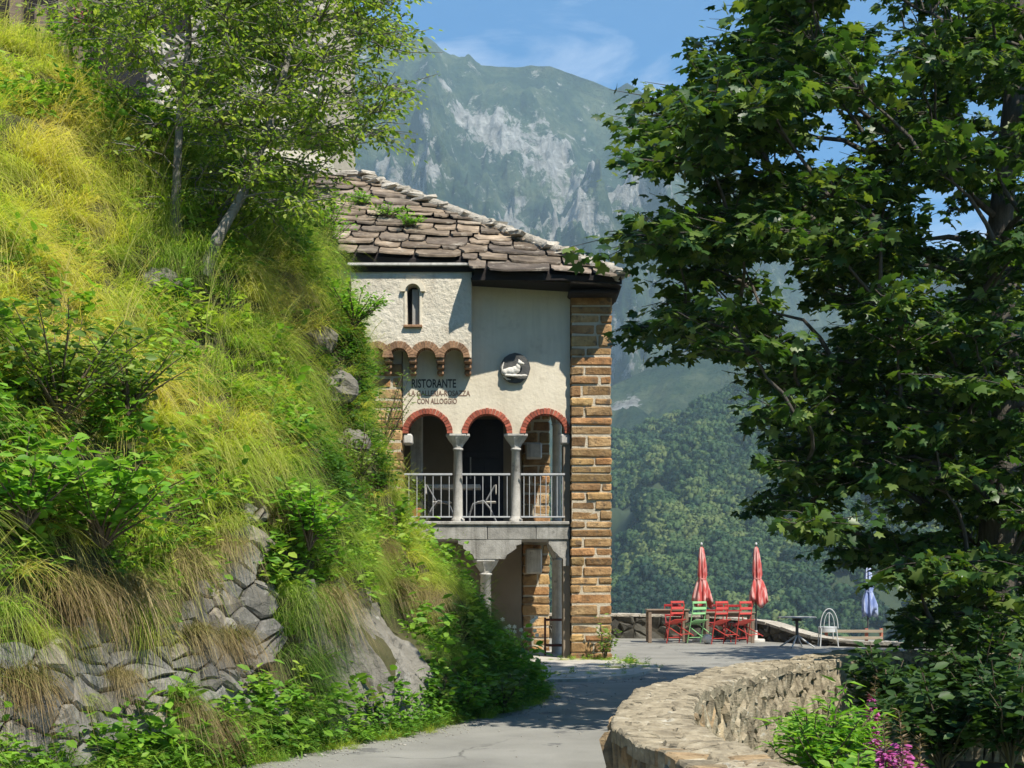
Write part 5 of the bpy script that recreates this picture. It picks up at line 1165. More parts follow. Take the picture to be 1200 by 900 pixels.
for k, (x, y, D, ytop, lab) in enumerate(((1066, 930, 8.0, 832, 'tall pink fireweed spike, the fullest, at the bottom edge'), (1042, 935, 7.8, 838, 'fireweed with pale seed tip left of the fullest pink one'), (1078, 935, 8.2, 862, 'short bushy pink fireweed bloom in front of the tall spike'), (1052, 940, 7.7, 868, 'short pink fireweed bloom beside the leafy bush'), (1018, 850, 12.5, 792, 'lone magenta fireweed spike behind the feathery bush'))):
    p = P(x, y, D); zt = EYE + (HORY - ytop) / FPX * D; z0 = min(p.z, -.30); spike('fireweed', lab, (p.x, D, z0), zt - z0, True, 50 + k, 'fireweed behind the parapet', (.03 * (k - 2), 0))
# ------------------------------------------------------------------ trees
_ms = [(0, 0), (.30, -.08), (.50, .16), (.30, .33), (.50, .60), (.20, .62), (0, 1.0), (-.20, .62), (-.50, .60), (-.30, .33), (-.50, .16), (-.30, -.08)]
MAPLE_S = [(x, y - .05, -.35 * x * x - .12 * (y - .3) ** 2) for x, y in _ms] + [(0, .33, .03)]
MAPLE_SF = [(i, (i + 1) % len(_ms), len(_ms)) for i in range(len(_ms))]
m_bark = rough_mat('grey_brown_bark', [(0.045, 0.038, 0.03), (0.09, 0.078, 0.062), (0.14, 0.125, 0.10)], scale=5, bump=1.0, rnd=0, stretch=(3, 3, .6), bdist=.03)
m_birch = rough_mat('pale_birch_bark', [(0.10, 0.09, 0.075), (0.17, 0.16, 0.135), (0.27, 0.255, 0.22)], scale=4, bump=.6, rnd=0, stretch=(1, 1, 3), spot=(.06, .05, .04), spot_scale=3, spot_lo=.58, spot_hi=.66)
m_maple = leaf_mat('maple_leaves', [(0.018, 0.050, 0.015), (0.036, 0.086, 0.020), (0.068, 0.130, 0.028), (0.15, 0.205, 0.048)], trans=.38, rough=.42, spec=.45, tcol=(1.7, 1.7, .55))
m_birchleaf = leaf_mat('birch_leaves', [(0.09, 0.16, 0.025), (0.16, 0.255, 0.038), (0.26, 0.34, 0.06), (0.38, 0.42, 0.13)], trans=.52, rough=.45)
def grow(root_p, trunk, clumps, r0, mat, root, name='limb', gather=.55, sub=5, rmin=.006, bend=.12, seed=0, thick=.011):
    """Limbs from the trunk polyline to every leaf clump; each limb leaves the trunk well below its clump."""
    r = np.random.default_rng(seed); T = np.array(trunk); tm = MB(); L_ = np.concatenate([[0], np.cumsum(np.linalg.norm(np.diff(T, axis=0), axis=1))]); Lt = L_[-1]
    def tp(l): return np.array([np.interp(l, L_, T[:, k]) for k in range(3)])
    def tr(l): return r0 * (1 - .8 * l / Lt)
    tm.tube([tp(l) for l in np.linspace(0, Lt, 26)], [tr(l) * (1.35 - .35 * min(1, l / .8)) for l in np.linspace(0, Lt, 26)], 12).build('trunk', mat, root)
    # every clump joins the nearest limb that already carries sap towards the trunk, so limbs fork instead of fanning out
    C = [np.array(c) for c in clumps]; order = sorted(range(len(C)), key=lambda i: min(np.linalg.norm(C[i] - tp(l)) for l in np.linspace(Lt * .15, Lt, 14)))
    ls = np.linspace(Lt * .16, Lt, 40); PT = [tp(l) for l in ls]; plen = [0.0] * len(PT); owner = [(-1, 0.0)] * len(PT); trunk_l = list(ls)
    branch = {}
    for i in order:
        A = np.array(PT); d = np.linalg.norm(A - C[i], axis=1); rise = C[i][2] - A[:, 2]
        cost = d + np.array(plen) * .42 + 1.2 * np.clip(.2 * d - rise, 0, None); j = int(np.argmin(cost)); q = PT[j]; dd = d[j]
        off = r.normal(0, bend * dd, 3) * [1, 1, .5]; n = max(5, int(dd / .22)); pts = []
        for t in np.linspace(0, 1, n): pts.append(q + (C[i] - q) * t + off * math.sin(pi * t) * .5 + np.array([0, 0, .09 * dd * math.sin(pi * t)]) + (r.normal(0, .010 * dd + .006, 3) if 0 < t < 1 else 0))
        branch[i] = (j, pts)
        for k in range(2, n): PT.append(pts[k]); plen.append(plen[j] + dd * k / (n - 1)); owner.append((i, k / (n - 1)))
    load = {i: 1 for i in order}
    for i in reversed(order):
        o_ = owner[branch[i][0]][0]
        if o_ >= 0: load[o_] += load[i]
    bm_ = MB(); tips = [None] * len(C)
    for i in order:
        j, pts = branch[i]; n = len(pts); rr = min(r0 * .6, rmin + thick * sqrt(load[i]))
        bm_.tube(pts, [rr * (1 - t) + rmin * t for t in np.linspace(0, 1, n)], 6 if rr > .015 else 4, cap=False); tips[i] = pts
    bm_.build(name, mat, root); return tips
def crown_leaves(clumps, radii, tips, per, size, tv, tf, flat, droop, seed, twigs, mat, root, spread_n=.45):
    r = np.random.default_rng(seed); pos = []; ax = []; nr = []
    for c, R, pts in zip(clumps, radii, tips):
        c = np.array(c); k = int(per * (R / .6) ** 2)
        nsp = max(3, int(k / 14)); d0 = (pts[-1] - pts[-3]); d0 /= np.linalg.norm(d0) + 1e-9
        for s in range(nsp):                  # sprays: each twig carries a flat fan of leaves
            a = r.uniform(0, 2 * pi); e = r.uniform(-.5, .6); v = np.array([cos(a) * cos(e), sin(a) * cos(e), sin(e) * flat]) + d0 * .35
            end = c + v * R * r.uniform(.45, 1.05); st = c + (pts[-2] - c) * r.uniform(0, .7); twigs.tube([st, (st + end) / 2 + r.normal(0, .04, 3) * R, end], [.008, .006, .003], 4, cap=False)
            tilt = np.array([r.normal(0, .25), r.normal(0, .25), 1.0])
            for j in range(14):
                t = r.uniform(.25, 1.08); p = st + (end - st) * t; aa = r.uniform(0, 2 * pi); dd = np.array([cos(aa), sin(aa), -droop + r.normal(0, .22)])
                pos.append(p + dd * size * r.uniform(.2, .9) + r.normal(0, .03, 3)); ax.append(dd + v * .35); nr.append(tilt + r.normal(0, spread_n, 3))
    pos, ax, nr = map(np.array, (pos, ax, nr)); V, F = leaves(tv, tf, pos, ax, nr, size * r.uniform(.5, 1.25, len(pos)))
    return pos, ax, nr, V, F
def clumps_in(poly, n, d_of, seed, mind, inset=0):
    r = np.random.default_rng(seed); xs = [p[0] for p in poly]; ys = [p[1] for p in poly]; out = []; tries = 0
    while len(out) < n and tries < 60000:
        tries += 1; x, y = r.uniform(min(xs), max(xs)), r.uniform(min(ys), max(ys))
        if not in_poly(x, y, poly): continue
        if inset and not all(in_poly(x + a, y + b, poly) for a, b in ((-inset, 0), (-inset * .7, -inset * .7), (-inset * .6, inset * .6), (0, inset * .7))): continue
        D = d_of(x, y, r); p = np.array(P(x, y, D))
        if all(np.linalg.norm((p - q) * [1, .75, 1.1]) > mind for q in out): out.append(p)
    return out
# the big maple on the right
MP = [(905, -330), (880, -60), (872, 10), (862, 40), (800, 78), (745, 118), (712, 128), (716, 150), (770, 178), (752, 230), (735, 285), (740, 305), (790, 320), (730, 352), (712, 385), (715, 402), (770, 425), (840, 430), (892, 480), (905, 545), (880, 585), (862, 612), (880, 628), (950, 640), (1000, 668), (1050, 700), (1075, 770), (1050, 790), (1120, 850), (1180, 860), (1300, 880), (1500, 860), (1620, 600), (1640, 100), (1500, -300), (1200, -480)]
HOLES = [(1035, 25, 34, 34), (958, 375, 20, 26), (925, 330, 30, 14), (1000, 150, 22, 12), (940, 155, 14, 10), (1100, 235, 12, 16), (1030, 600, 30, 14), (920, 310, 24, 12), (1130, 270, 14, 14), (870, 200, 14, 10), (1090, 330, 18, 9)]
def mdist(x, y, r):
    X = (x - 1210) / 560; Y = (y - 250) / 650; k = max(0.0, 1 - X * X - Y * Y * .8); return 16.8 - 1.1 * min(1, max(0, (1010 - x) / 260)) + r.uniform(-1, 1) * (0.7 + 2.7 * sqrt(k))
mc = clumps_in([(min(x, 1235), max(y, -45)) for x, y in MP], 470, mdist, 5, .38, 30)
mc += [c for c in clumps_in(MP, 260, mdist, 6, .62) if proj(c)[0] > 1240 or proj(c)[1] < -50]
mc = [c for c in mc if not any(((proj(c)[0] - hx) / (rx + 24)) ** 2 + ((proj(c)[1] - hy) / (ry + 22)) ** 2 < 1 for hx, hy, rx, ry in HOLES)]
tb = np.array([5.62, 16.9, -.75])
mtree = thing('maple_tree', 'big dark green maple leaning over the right side of the road and hiding the valley', 'tree', tuple(tb))
trunk = [tb, tb + [.02, 0, 1.2], tb + [-.08, .05, 2.6], tb + [.05, 0, 4.2], tb + [-.05, .1, 6.0], tb + [.15, 0, 8.2], tb + [.2, 0, 10.5]]
tips = grow(tb, trunk, mc, .27, m_bark, mtree, seed=3)
mr_ = np.random.default_rng(9).uniform(.44, .70, len(mc)); mr_ = np.array([max(q, .74) if 770 < proj(c)[0] < 1010 and -120 < proj(c)[1] < 300 else q for q, c in zip(mr_, mc)]); tw_ = MB()
pos, ax, nr, V, F = crown_leaves(mc, mr_, tips, 135, .125, MAPLE_S, MAPLE_SF, .45, .45, 21, tw_, m_maple, mtree)
tw_.build('twigs', m_bark, mtree); nl = len(pos); nv = len(MAPLE_S); nf = len(MAPLE_SF)
# the leaves that show largest (nearest to the viewer and on the open outline) are parts of their own
prx = 600 + pos[:, 0] / pos[:, 1] * FPX; pry = HORY - (pos[:, 2] - EYE) / pos[:, 1] * FPX
infr = (prx > 640) & (prx < 1195) & (pry > 5) & (pry < 880)
order = np.argsort(np.where(infr, pos[:, 1], 99)); single = set(order[:300].tolist())
lm = mesh_tris('leaf', MAPLE_V, MAPLE_F); lm.materials.append(m_maple)
m_ms = leaf_mat('maple_leaf', [(0.018, 0.050, 0.015), (0.036, 0.086, 0.020), (0.068, 0.130, 0.028), (0.15, 0.205, 0.048)], trans=.38, rough=.42, spec=.45, tcol=(1.7, 1.7, .55), per='object'); lm.materials[0] = m_ms
x_, y_, z_ = frames(ax, nr); szs = .13 * np.random.default_rng(2).uniform(.75, 1.2, nl)
for k in order[:300]:
    o = bpy.data.objects.new('leaf', lm); o.parent = mtree; COL.objects.link(o)
    M = Matrix(((x_[k][0], y_[k][0], z_[k][0], 0), (x_[k][1], y_[k][1], z_[k][1], 0), (x_[k][2], y_[k][2], z_[k][2], 0), (0, 0, 0, 1)))
    o.location = Vector(pos[k] - tb); o.rotation_euler = M.to_euler(); o.scale = (szs[k],) * 3
kp = np.array([i not in single for i in range(nl)]); vm = np.repeat(kp, nv); fm = np.repeat(kp, nf); rem = np.cumsum(vm) - 1
o = obj_of('crown', mesh_tris('crown', V[vm] - tb, rem[F[fm]]), m_maple, mtree); tag(o, kind='stuff')

# a second maple further along and its bare limbs at the top
t2 = np.array([9.3, 27.0, -1.0]); tree2 = thing('maple_tree', 'smaller maple standing behind the big one where the terrace ends', 'tree', tuple(t2))
r2 = np.random.default_rng(33); c2 = []
while len(c2) < 70:
    d = r2.normal(size=3); d /= np.linalg.norm(d); p = t2 + [0.2, 0, 5.6] + d * [3.3, 3.0, 3.6] * r2.uniform(.45, 1)
    if all(np.linalg.norm(p - q) > .7 for q in c2): c2.append(p)
tips2 = grow(t2, [t2, t2 + [0, 0, 2], t2 + [.1, 0, 4.5], t2 + [.1, 0, 7.5]], c2, .2, m_bark, tree2, seed=8); tw2 = MB()
p2 = crown_leaves(c2, np.full(70, .85), tips2, 60, .17, MAPLE_S, MAPLE_SF, .45, .45, 5, tw2, m_maple, tree2); tw2.build('twigs', m_bark, tree2)
o = obj_of('crown', mesh_tris('crown', p2[3] - t2, p2[4]), m_maple, tree2); tag(o, kind='stuff')
t3 = np.array([7.6, 17.8, -1.0]); tree3 = thing('ash_tree', 'sparse tree with bare dark limbs against the sky at the top right corner', 'tree', tuple(t3))
c3 = [np.array(P(x, y, D)) for x, y, D in ((1035, -30, 18), (1060, 35, 17.8), (1075, 10, 18.3), (1110, 30, 18), (1130, 60, 17.6), (1165, 30, 18.2), (1190, 20, 17.5), (1180, 70, 18.6), (1120, -40, 18), (1150, -60, 17.4), (1085, -70, 18.4), (1200, -50, 18), (1240, 40, 18), (1010, -55, 17.6), (1230, -90, 17), (1160, -120, 18))]
tips3 = grow(t3, [t3, t3 + [-.2, 0, 3], t3 + [-.5, 0, 5.5], t3 + [-.9, 0, 7.4], t3 + [-1.3, 0, 8.2]], c3, .16, m_bark, tree3, seed=14, bend=.2); tw3 = MB()
for tp_ in tips3:
    for q in range(3):
        a = tp_[min(len(tp_) - 1, 2 + q)]; b = a + np.random.default_rng(q).normal(0, .3, 3) + [-.15, 0, .3]; tw3.tube([a, (a + b) / 2 + [0, 0, .05], b], [.012, .009, .004], 5, cap=False)
p3 = crown_leaves(c3[4:9], np.full(5, .5), tips3[4:9], 40, .12, MAPLE_S, MAPLE_SF, .4, .4, 6, tw3, m_maple, tree3); tw3.build('twigs', m_bark, tree3)
o = obj_of('crown', mesh_tris('crown', p3[3] - t3, p3[4]), m_maple, tree3); tag(o, kind='stuff')

# birches on the bank
def birch(label, base, trunk, poly, n, Dc, Dr, seed, r0, per=290, R=.52):
    base = np.array(base); root = thing('birch_tree', label, 'tree', tuple(base))
    cl = clumps_in(poly, n, lambda x, y, r: Dc + r.uniform(-Dr, Dr), seed, .36)
    tips = grow(base, trunk, cl, r0, m_birch, root, seed=seed, bend=.16, rmin=.0035, thick=.0048); tw = MB()
    q = crown_leaves(cl, np.random.default_rng(seed).uniform(R * .7, R * 1.25, len(cl)), tips, per, .07, LEAF_V, LEAF_F, .7, .5, seed, tw, m_birchleaf, root, .6)
    tw.build('twigs', m_birch, root); o = obj_of('crown', mesh_tris('crown', q[3] - base, q[4]), m_birchleaf, root); tag(o, kind='stuff')
b1 = np.array(hit_hill(204, 268)) - [0, 0, .2]; D1 = b1[1]
birch('tall slender birch with pale trunk rising from the bank, left of the leaning one', b1, [b1, np.array(P(208, 190, D1)), np.array(P(212, 120, D1)), np.array(P(222, 50, D1 + .1)), np.array(P(216, -60, D1)), np.array(P(225, -200, D1))],
      [(95, -110), (98, 40), (130, 90), (140, 180), (190, 225), (250, 210), (300, 150), (330, 40), (330, -110)], 52, D1, 1.2, 61, .055)
b2 = np.array(hit_hill(238, 300)) - [0, 0, .2]; D2 = b2[1]
birch('leaning birch spreading its light green crown over the slab roof', b2, [b2, np.array(P(258, 272, D2)), np.array(P(285, 228, D2 + .2)), np.array(P(315, 150, D2 + .5)), np.array(P(340, 60, D2 + .8)), np.array(P(360, -40, D2 + 1)), np.array(P(370, -180, D2 + 1))],
      [(260, -120), (240, 130), (235, 215), (300, 270), (345, 262), (375, 235), (350, 205), (395, 175), (450, 170), (425, 145), (462, 110), (440, 85), (468, 60), (455, 15), (470, -30), (430, -120)], 112, D2 + .8, 1.4, 62, .06)
b3 = np.array(hit_hill(248, 292)) - [0, 0, .2]; D3 = b3[1]
birch('thin birch stem branching low beside the leaning birch', b3, [b3, np.array(P(255, 262, D3 + .1)), np.array(P(275, 222, D3 + .2)), np.array(P(292, 170, D3 + .3))], [(150, 215), (200, 190), (330, 190), (345, 255), (300, 285), (240, 250)], 16, D3, .6, 63, .035, per=190, R=.42)
# ------------------------------------------------------------------ terrace furniture and small things
def paint(name, c, worn=(.35, .30, .26)): return rough_mat(name, [tuple(k * .8 for k in c), c], scale=9, bump=.1, rnd=.06, rough=.5, spot=worn, spot_scale=16, spot_lo=.66, spot_hi=.74)
m_red = paint('red_chair_paint', (.44, .055, .042), (.52, .34, .29)); m_redd = paint('dark_red_chair_paint', (.30, .02, .02)); m_green = paint('pale_green_chair_paint', (.22, .46, .20)); m_white = paint('white_chair_paint', (.50, .51, .50)); m_ftim = rough_mat('weathered_table_wood', [(.12, .085, .06), (.24, .18, .13)], scale=4, bump=.3, rnd=0, stretch=(1, 8, 8)); m_pole = paint('dark_pole_paint', (.06, .06, .065)); m_rust = paint('rusty_iron', (.10, .03, .02), (.18, .07, .03))
def folding_chair(mat, label, loc, rz, tip, group='folding chairs around the terrace tables'):
    t = thing('folding_chair', label, 'chair', (0, 0, 0), group)
    # built facing +y, back rest at -y
    for s in (-1, 1):
        x = .205 * s; MB().tube([(x, .27, .01), (x, .02, .42), (x, -.19, .78), (x, -.21, .90)], .014, 6).build('back_leg', mat, t)
        x = .185 * s; MB().tube([(x, -.27, .01), (x, .20, .455)], .013, 6).build('front_leg', mat, t)
    for z0, z1, y in ((.84, .90, -.205), (.70, .77, -.165), (.60, .65, -.115)): MB().bbox((-.205, y - .012, z0), (.205, y + .012, z1), b=.008).build('back_slat', mat, t)
    for k in range(6): MB().bbox((-.20, -.17 + .068 * k, .445), (.20, -.17 + .068 * k + .05, .462), b=.006).build('seat_slat', mat, t)
    MB().tube([(-.18, -.20, .075), (.18, -.20, .075)], .010, 6).build('stretcher', mat, t); MB().tube([(-.2, .2, .12), (.2, .2, .12)], .010, 6).build('stretcher', mat, t)
    R = Matrix.Translation(loc) @ Matrix.Rotation(rz, 4, 'Z') @ Matrix.Translation((0, .27, 0)) @ Matrix.Rotation(-tip, 4, 'X') @ Matrix.Translation((0, -.27, 0)); t.location = R.to_translation(); t.rotation_euler = R.to_euler(); return t
G = lambda x, y: ground_at(x, y, 0.0)
def gx(x, D): return ((x - 600) / FPX * D, D, .0)
folding_chair(m_red, 'red slatted folding chair tipped against the table, left of the green one', gx(798, 34.9), radians(38), radians(20))
folding_chair(m_green, 'pale green slatted folding chair leaning between the red ones', gx(822, 35.0), radians(34), radians(17))
folding_chair(m_red, 'sun bleached red folding chair tipped on the table, right of the green one', gx(851, 34.4), radians(40), radians(21))
folding_chair(m_red, 'red folding chair tipped on the table, rightmost of the row', gx(879, 34.4), radians(39), radians(21))
folding_chair(m_redd, 'dark red folding chair standing behind the rightmost tipped one', gx(862, 35.9), radians(190), 0)
folding_chair(m_redd, 'dark red folding chair standing on the far side of the left table', gx(790, 36.6), radians(185), 0)
folding_chair(m_redd, 'dark red folding chair on the far side of the table, behind the bleached one', gx(838, 36.4), radians(178), 0)
def table(label, x0, x1, D, z, dy=.7):
    t = thing('terrace_table', label, 'table', ((x0 + x1) / 2, D, 0)); 
    n = 5
    for k in range(n): MB().bbox((x0, D + dy * k / n + .006, z - .03), (x1, D + dy * (k + 1) / n - .006, z), b=.008).build('plank', m_ftim, t)
    MB().bbox((x0 + .05, D + .06, z - .11), (x1 - .05, D + .09, z - .033), b=.005).build('apron', m_ftim, t)
    for xx in (x0 + .03, x1 - .11):
        for yy in (D + .03, D + dy - .11): MB().bbox((xx, yy, 0), (xx + .08, yy + .08, z - .034), b=.008).build('leg', m_ftim, t)
table('weathered wooden table at the left end of the terrace with chairs tipped on it', gx(758, 35.4)[0], gx(808, 35.4)[0], 35.3, .80)
table('weathered wooden table with folding chairs, under the two red parasols', gx(826, 35.2)[0], gx(886, 35.2)[0], 35.2, .74)
def fold_mat(name, c, fade):
    m, nt, b, o = new_mat(name); tc = N(nt, 'ShaderNodeTexCoord'); n1 = N(nt, 'ShaderNodeTexNoise', Scale=6.0, Detail=6.0); mp = N(nt, 'ShaderNodeMapping'); mp.inputs['Scale'].default_value = (2, 2, .4); nt.links.new(tc.outputs['Object'], mp.inputs['Vector']); nt.links.new(mp.outputs[0], n1.inputs['Vector'])
    r = ramp(nt, [(.47, c), (.62, fade)]); nt.links.new(n1.outputs['Fac'], r.inputs['Fac']); nt.links.new(r.outputs['Color'], b.inputs['Base Color']); b.inputs['Roughness'].default_value = .9
    t = N(nt, 'ShaderNodeBsdfTranslucent'); nt.links.new(r.outputs['Color'], t.inputs['Color']); ms = N(nt, 'ShaderNodeMixShader'); ms.inputs[0].default_value = .25; nt.links.new(b.outputs[0], ms.inputs[1]); nt.links.new(t.outputs[0], ms.inputs[2]); nt.links.new(ms.outputs[0], o.inputs['Surface']); return m
m_pred = fold_mat('faded_red_canvas', (.52, .085, .075), (.76, .46, .42)); m_pblue = fold_mat('faded_blue_canvas', (.20, .27, .52), (.58, .64, .78))
def parasol(label, loc, H, zlow, mat, seed, skirt=.21, lean=(0, 0)):
    t = thing('parasol', label, 'parasol', loc, 'folded parasols on the terrace'); x, y, z0 = loc; r = random.Random(seed)
    MB().tube([(x, y, z0), (x + lean[0], y + lean[1], z0 + H)], .022, 8).build('pole', m_pole, t)
    ph = [r.uniform(0, 6.28) for _ in range(4)]; ct = MB(); n = 40; prof_ = [(.015, 1.0), (.045, .97), (.065, .85), (.085, .68), (.095, .52), (.075, .44), (.11, .36), (.16, .22), (skirt * .95, .08), (skirt, .0), (skirt * .7, .03), (.03, .12)]
    vs_ = []
    for (rr, t_) in prof_:
        zz = z0 + zlow + (H - .04 - zlow) * t_
        for k in range(n):
            a = 2 * pi * k / n; pl = 1 + .30 * math.sin(8 * a + ph[0]) * min(1, rr / .08) + .14 * math.sin(5 * a + ph[1] + 2 * t_) ; sl = .10 * math.sin(3 * a + ph[2]) * (1 - t_) * (t_ < .4)
            vs_.append((x + lean[0] * (zz - z0) / H + rr * pl * cos(a) + .04 * (1 - t_), y + lean[1] + rr * pl * sin(a), zz + sl))
    ct.add(vs_, [(i * n + k, i * n + (k + 1) % n, (i + 1) * n + (k + 1) % n, (i + 1) * n + k) for i in range(len(prof_) - 1) for k in range(n)], True); cn = ct.build('canopy', mat, t)
    zz = z0 + zlow + (H - .04 - zlow) * .44
    MB().lathe([(.088, zz - .02), (.098, zz), (.088, zz + .02)], (x + .02, y, 0), 14).build('tie', mat, t)
    MB().ball((x + lean[0], y + lean[1], z0 + H + .02), (.03, .03, .04), 8, 6).build('finial', m_white, t)
    MB().lathe([(.22, z0), (.22, z0 + .05), (.20, z0 + .07), (.04, z0 + .08), (.035, z0 + .28)], (x, y, 0), 16).build('base', m_granite, t)
parasol('folded faded red parasol behind the green chair, left of the two red ones', gx(822, 36.0), 2.36, .90, m_pred, 1)
parasol('folded red parasol with bright stripes behind the rightmost red chair', gx(886, 36.0), 2.36, .92, m_pred, 4, .19)
parasol('folded blue parasol at the end of the terrace under the maple leaves', (9.0, 37.4, -.55), 2.5, 1.2, m_pblue, 7, .17)
# white weight under the table, round pedestal table, bistro chair
tag(MB().ball((gx(829, 34.8)[0], 34.8, .115), (.125, .125, .115), 16, 10).build('parasol_weight', m_white), 'round white weight on the terrace floor under the green chair', 'weight')
pt = thing('bistro_table', 'small dark round pedestal table with splayed feet at the terrace wall', 'table', (gx(934, 33)[0], 33, 0)); px_ = gx(934, 33)[0]
MB().lathe([(.02, .66), (.42, .665), (.43, .675), (.42, .69), (.02, .692)], (px_, 33, 0), 24).build('table_top', m_granite, pt); MB().tube([(px_, 33, .10), (px_, 33, .66)], .035, 8).build('pedestal', m_pole, pt); MB().lathe([(.12, .60), (.10, .655)], (px_, 33, 0), 12).build('bracket', m_pole, pt)
for k in range(4):
    a = pi / 4 + k * pi / 2 + .3; MB().tube([(px_, 33, .28), (px_ + .2 * cos(a), 33 + .2 * sin(a), .14), (px_ + .40 * cos(a), 33 + .40 * sin(a), .015)], [.022, .02, .018], 6).build('leg', m_rail, pt)
bc = thing('bistro_chair', 'white wrought iron bistro chair with looped back', 'chair', (gx(970, 33.6)[0], 33.6, 0)); cx0 = gx(970, 33.6)[0]
def loop(w, z0, z1, y, n=18): return [(cx0 + w * cos(pi * k / n), y, z0 + (z1 - z0) * sin(pi * k / n)) for k in range(n + 1)]
MB().tube(loop(.20, .42, .86, 33.45), .012, 6).build('back_hoop', m_white, bc); MB().tube(loop(.12, .42, .77, 33.45), .009, 6).build('inner_hoop', m_white, bc)
MB().tube([(cx0, 33.45, .42), (cx0, 33.45, .78)], .011, 6).build('back_bar', m_white, bc); MB().lathe([(.02, .42), (.20, .42), (.215, .435), (.20, .45), (.02, .45)], (cx0, 33.62, 0), 20).build('seat', m_white, bc)
MB().lathe([(.205, .33), (.21, .42)], (cx0, 33.62, 0), 20).build('seat_apron', m_white, bc)
for dx, dy in ((-.17, -.15), (.17, -.15), (-.15, .15), (.15, .15)): MB().tube([(cx0 + dx, 33.62 + dy, .42), (cx0 + dx * 1.2, 33.62 + dy * 1.25, .0)], .014, 6).build('leg', m_white, bc)
# plank bench / rail behind it
pf = thing('plank_bench', 'low reddish plank bench with pale seat boards at the end of the terrace', 'bench', (8.05, 35.0, -.15))
m_board = rough_mat('weathered_board', [(.20, .165, .115), (.32, .275, .20)], scale=5, bump=.2, rnd=.15, stretch=(1, 9, 9)); m_rboard = rough_mat('red_board', [(.32, .10, .06), (.42, .17, .11)], scale=5, bump=.2, rnd=.1)
for k, z in enumerate((.10, .26)): MB().bbox((7.3, 34.9, z), (8.75, 34.93, z + .07), b=.006).build('board', m_board, pf)
for k in range(3): MB().bbox((7.25, 34.45 + .15 * k, .0), (8.8, 34.58 + .15 * k, .035), b=.006).build('board', m_rboard if k == 0 else m_board, pf)
for xx in (7.4, 8.35, 8.7): MB().bbox((xx, 34.95, -.5), (xx + .07, 35.02, .36), b=.006).build('post', m_rboard, pf)
# balcony furniture and the rusty frame in the porch
zf = zb; m_chairg = paint('grey_tube_paint', (.20, .205, .21))
bt = thing('balcony_table', 'pale table standing on the balcony behind the left railing', 'table', (-1.1, 29.2, zf))
MB().bbox((-1.75, 28.95, zf + .68), (-.62, 29.55, zf + .76), b=.01).build('table_top', m_granite, bt)
for xx in (-1.65, -.75):
    for yy in (29.02, 29.45): MB().tube([(xx, yy, zf), (xx, yy, zf + .68)], .022, 6).build('leg', m_pole, bt)
for (x, lab, fl_) in ((-1.42, 'grey bent tube chair on the balcony in front of the left end of the table', 1), (-.55, 'grey rounded chair on the balcony before the dark door', -1)):
    t = thing('garden_chair', lab, 'chair', (x, 28.7, zf), 'balcony chairs')
    for s in (-1, 1):
        y = 28.7 + .2 * s; MB().tube([(x - .25 * fl_, y, zf + .01), (x - .12 * fl_, y, zf + .28), (x + .0, y, zf + .42), (x + .2 * fl_, y, zf + .36), (x + .28 * fl_, y, zf + .15), (x + .26 * fl_, y, zf + .01)], .016, 7).build('frame', m_chairg, t)
        MB().tube([(x - .05 * fl_, y, zf + .42), (x - .22 * fl_, y, zf + .72)], .014, 7).build('back_post', m_chairg, t)
    MB().bbox((x - .12, 28.5, zf + .38), (x + .24, 28.9, zf + .41), b=.01).build('seat', m_granite, t); MB().bbox((x - .24 * fl_ - .012, 28.5, zf + .55), (x - .24 * fl_ + .012, 28.9, zf + .73), b=.008).build('backrest', m_granite, t)
pb = bush('potted_plant', 'leafy pot plant at the left end of the balcony railing', (-1.9, 28.7, zf + .28), .25, .6, 9, 18, .10, m_bushA, cat='pot plant', seed=71)
MB().lathe([(.09, zf), (.14, zf + .26), (.15, zf + .28), (.12, zf + .28), (.11, zf + .2)], (-1.9, 28.7, 0), 14).build('pot', m_redbrick, pb)
fr = thing('iron_frame', 'rusty brown iron stand with two rails standing in the porch', 'stand', (.85, 28.9, .05))
for dx, dy in ((-.2, 0), (.2, 0), (-.2, .3), (.2, .3)): MB().bbox((.85 + dx - .018, 28.9 + dy - .018, .045), (.85 + dx + .018, 28.9 + dy + .018, .78), b=.004).build('leg', m_rust, fr)
for z in (.72, .22):
    MB().bbox((.67, 28.885, z), (1.03, 28.915, z + .04), b=.004).build('rail', m_rust, fr); MB().bbox((.67, 29.185, z), (1.03, 29.215, z + .04), b=.004).build('rail', m_rust, fr)

# ------------------------------------------------------------------ the higher stone house behind the birches and the timber shed
m_hstone = rough_mat('sunlit_house_stone', [(.24, .215, .175), (.38, .35, .29), (.50, .465, .395)], scale=2.5, bump=.8, rnd=.4, bdist=.04)
uh = thing('stone_house', 'pale stone house higher up the slope, half hidden behind the birches', 'building', (-6.5, 37, 6))
hx0, hx1 = -11.5, -4.62; MB().box((hx0, 37.05, 4), (hx1 - .05, 44, 18)).build('wall', m_mortar, uh)
cells = voronoi(jitter_seeds(hx0, 10, hx1, 18, .52, .26, .7), (hx0, 10, hx1, 18), 1, 1.6); cand2 = []
for c in cells:
    if c:
        r = stone_mb(c, lambda q, h: Vector((q[0], 37.05 - h, q[1])), .1, .03, .09, .3, .2)
        if r: cand2.append(r)
random.shuffle(cand2); restm = MB()
cand2.sort(key=lambda r: -(0 if not (140 < proj(r[1])[0] < 400) else 1))
for k, r in enumerate(cand2):
    if k < 280: r[0].build_at('stone', m_hstone, r[1], uh)
    else: restm.add(r[0].v, r[0].f)
tag(restm.build('small_stones', m_hstone, uh), kind='stuff')
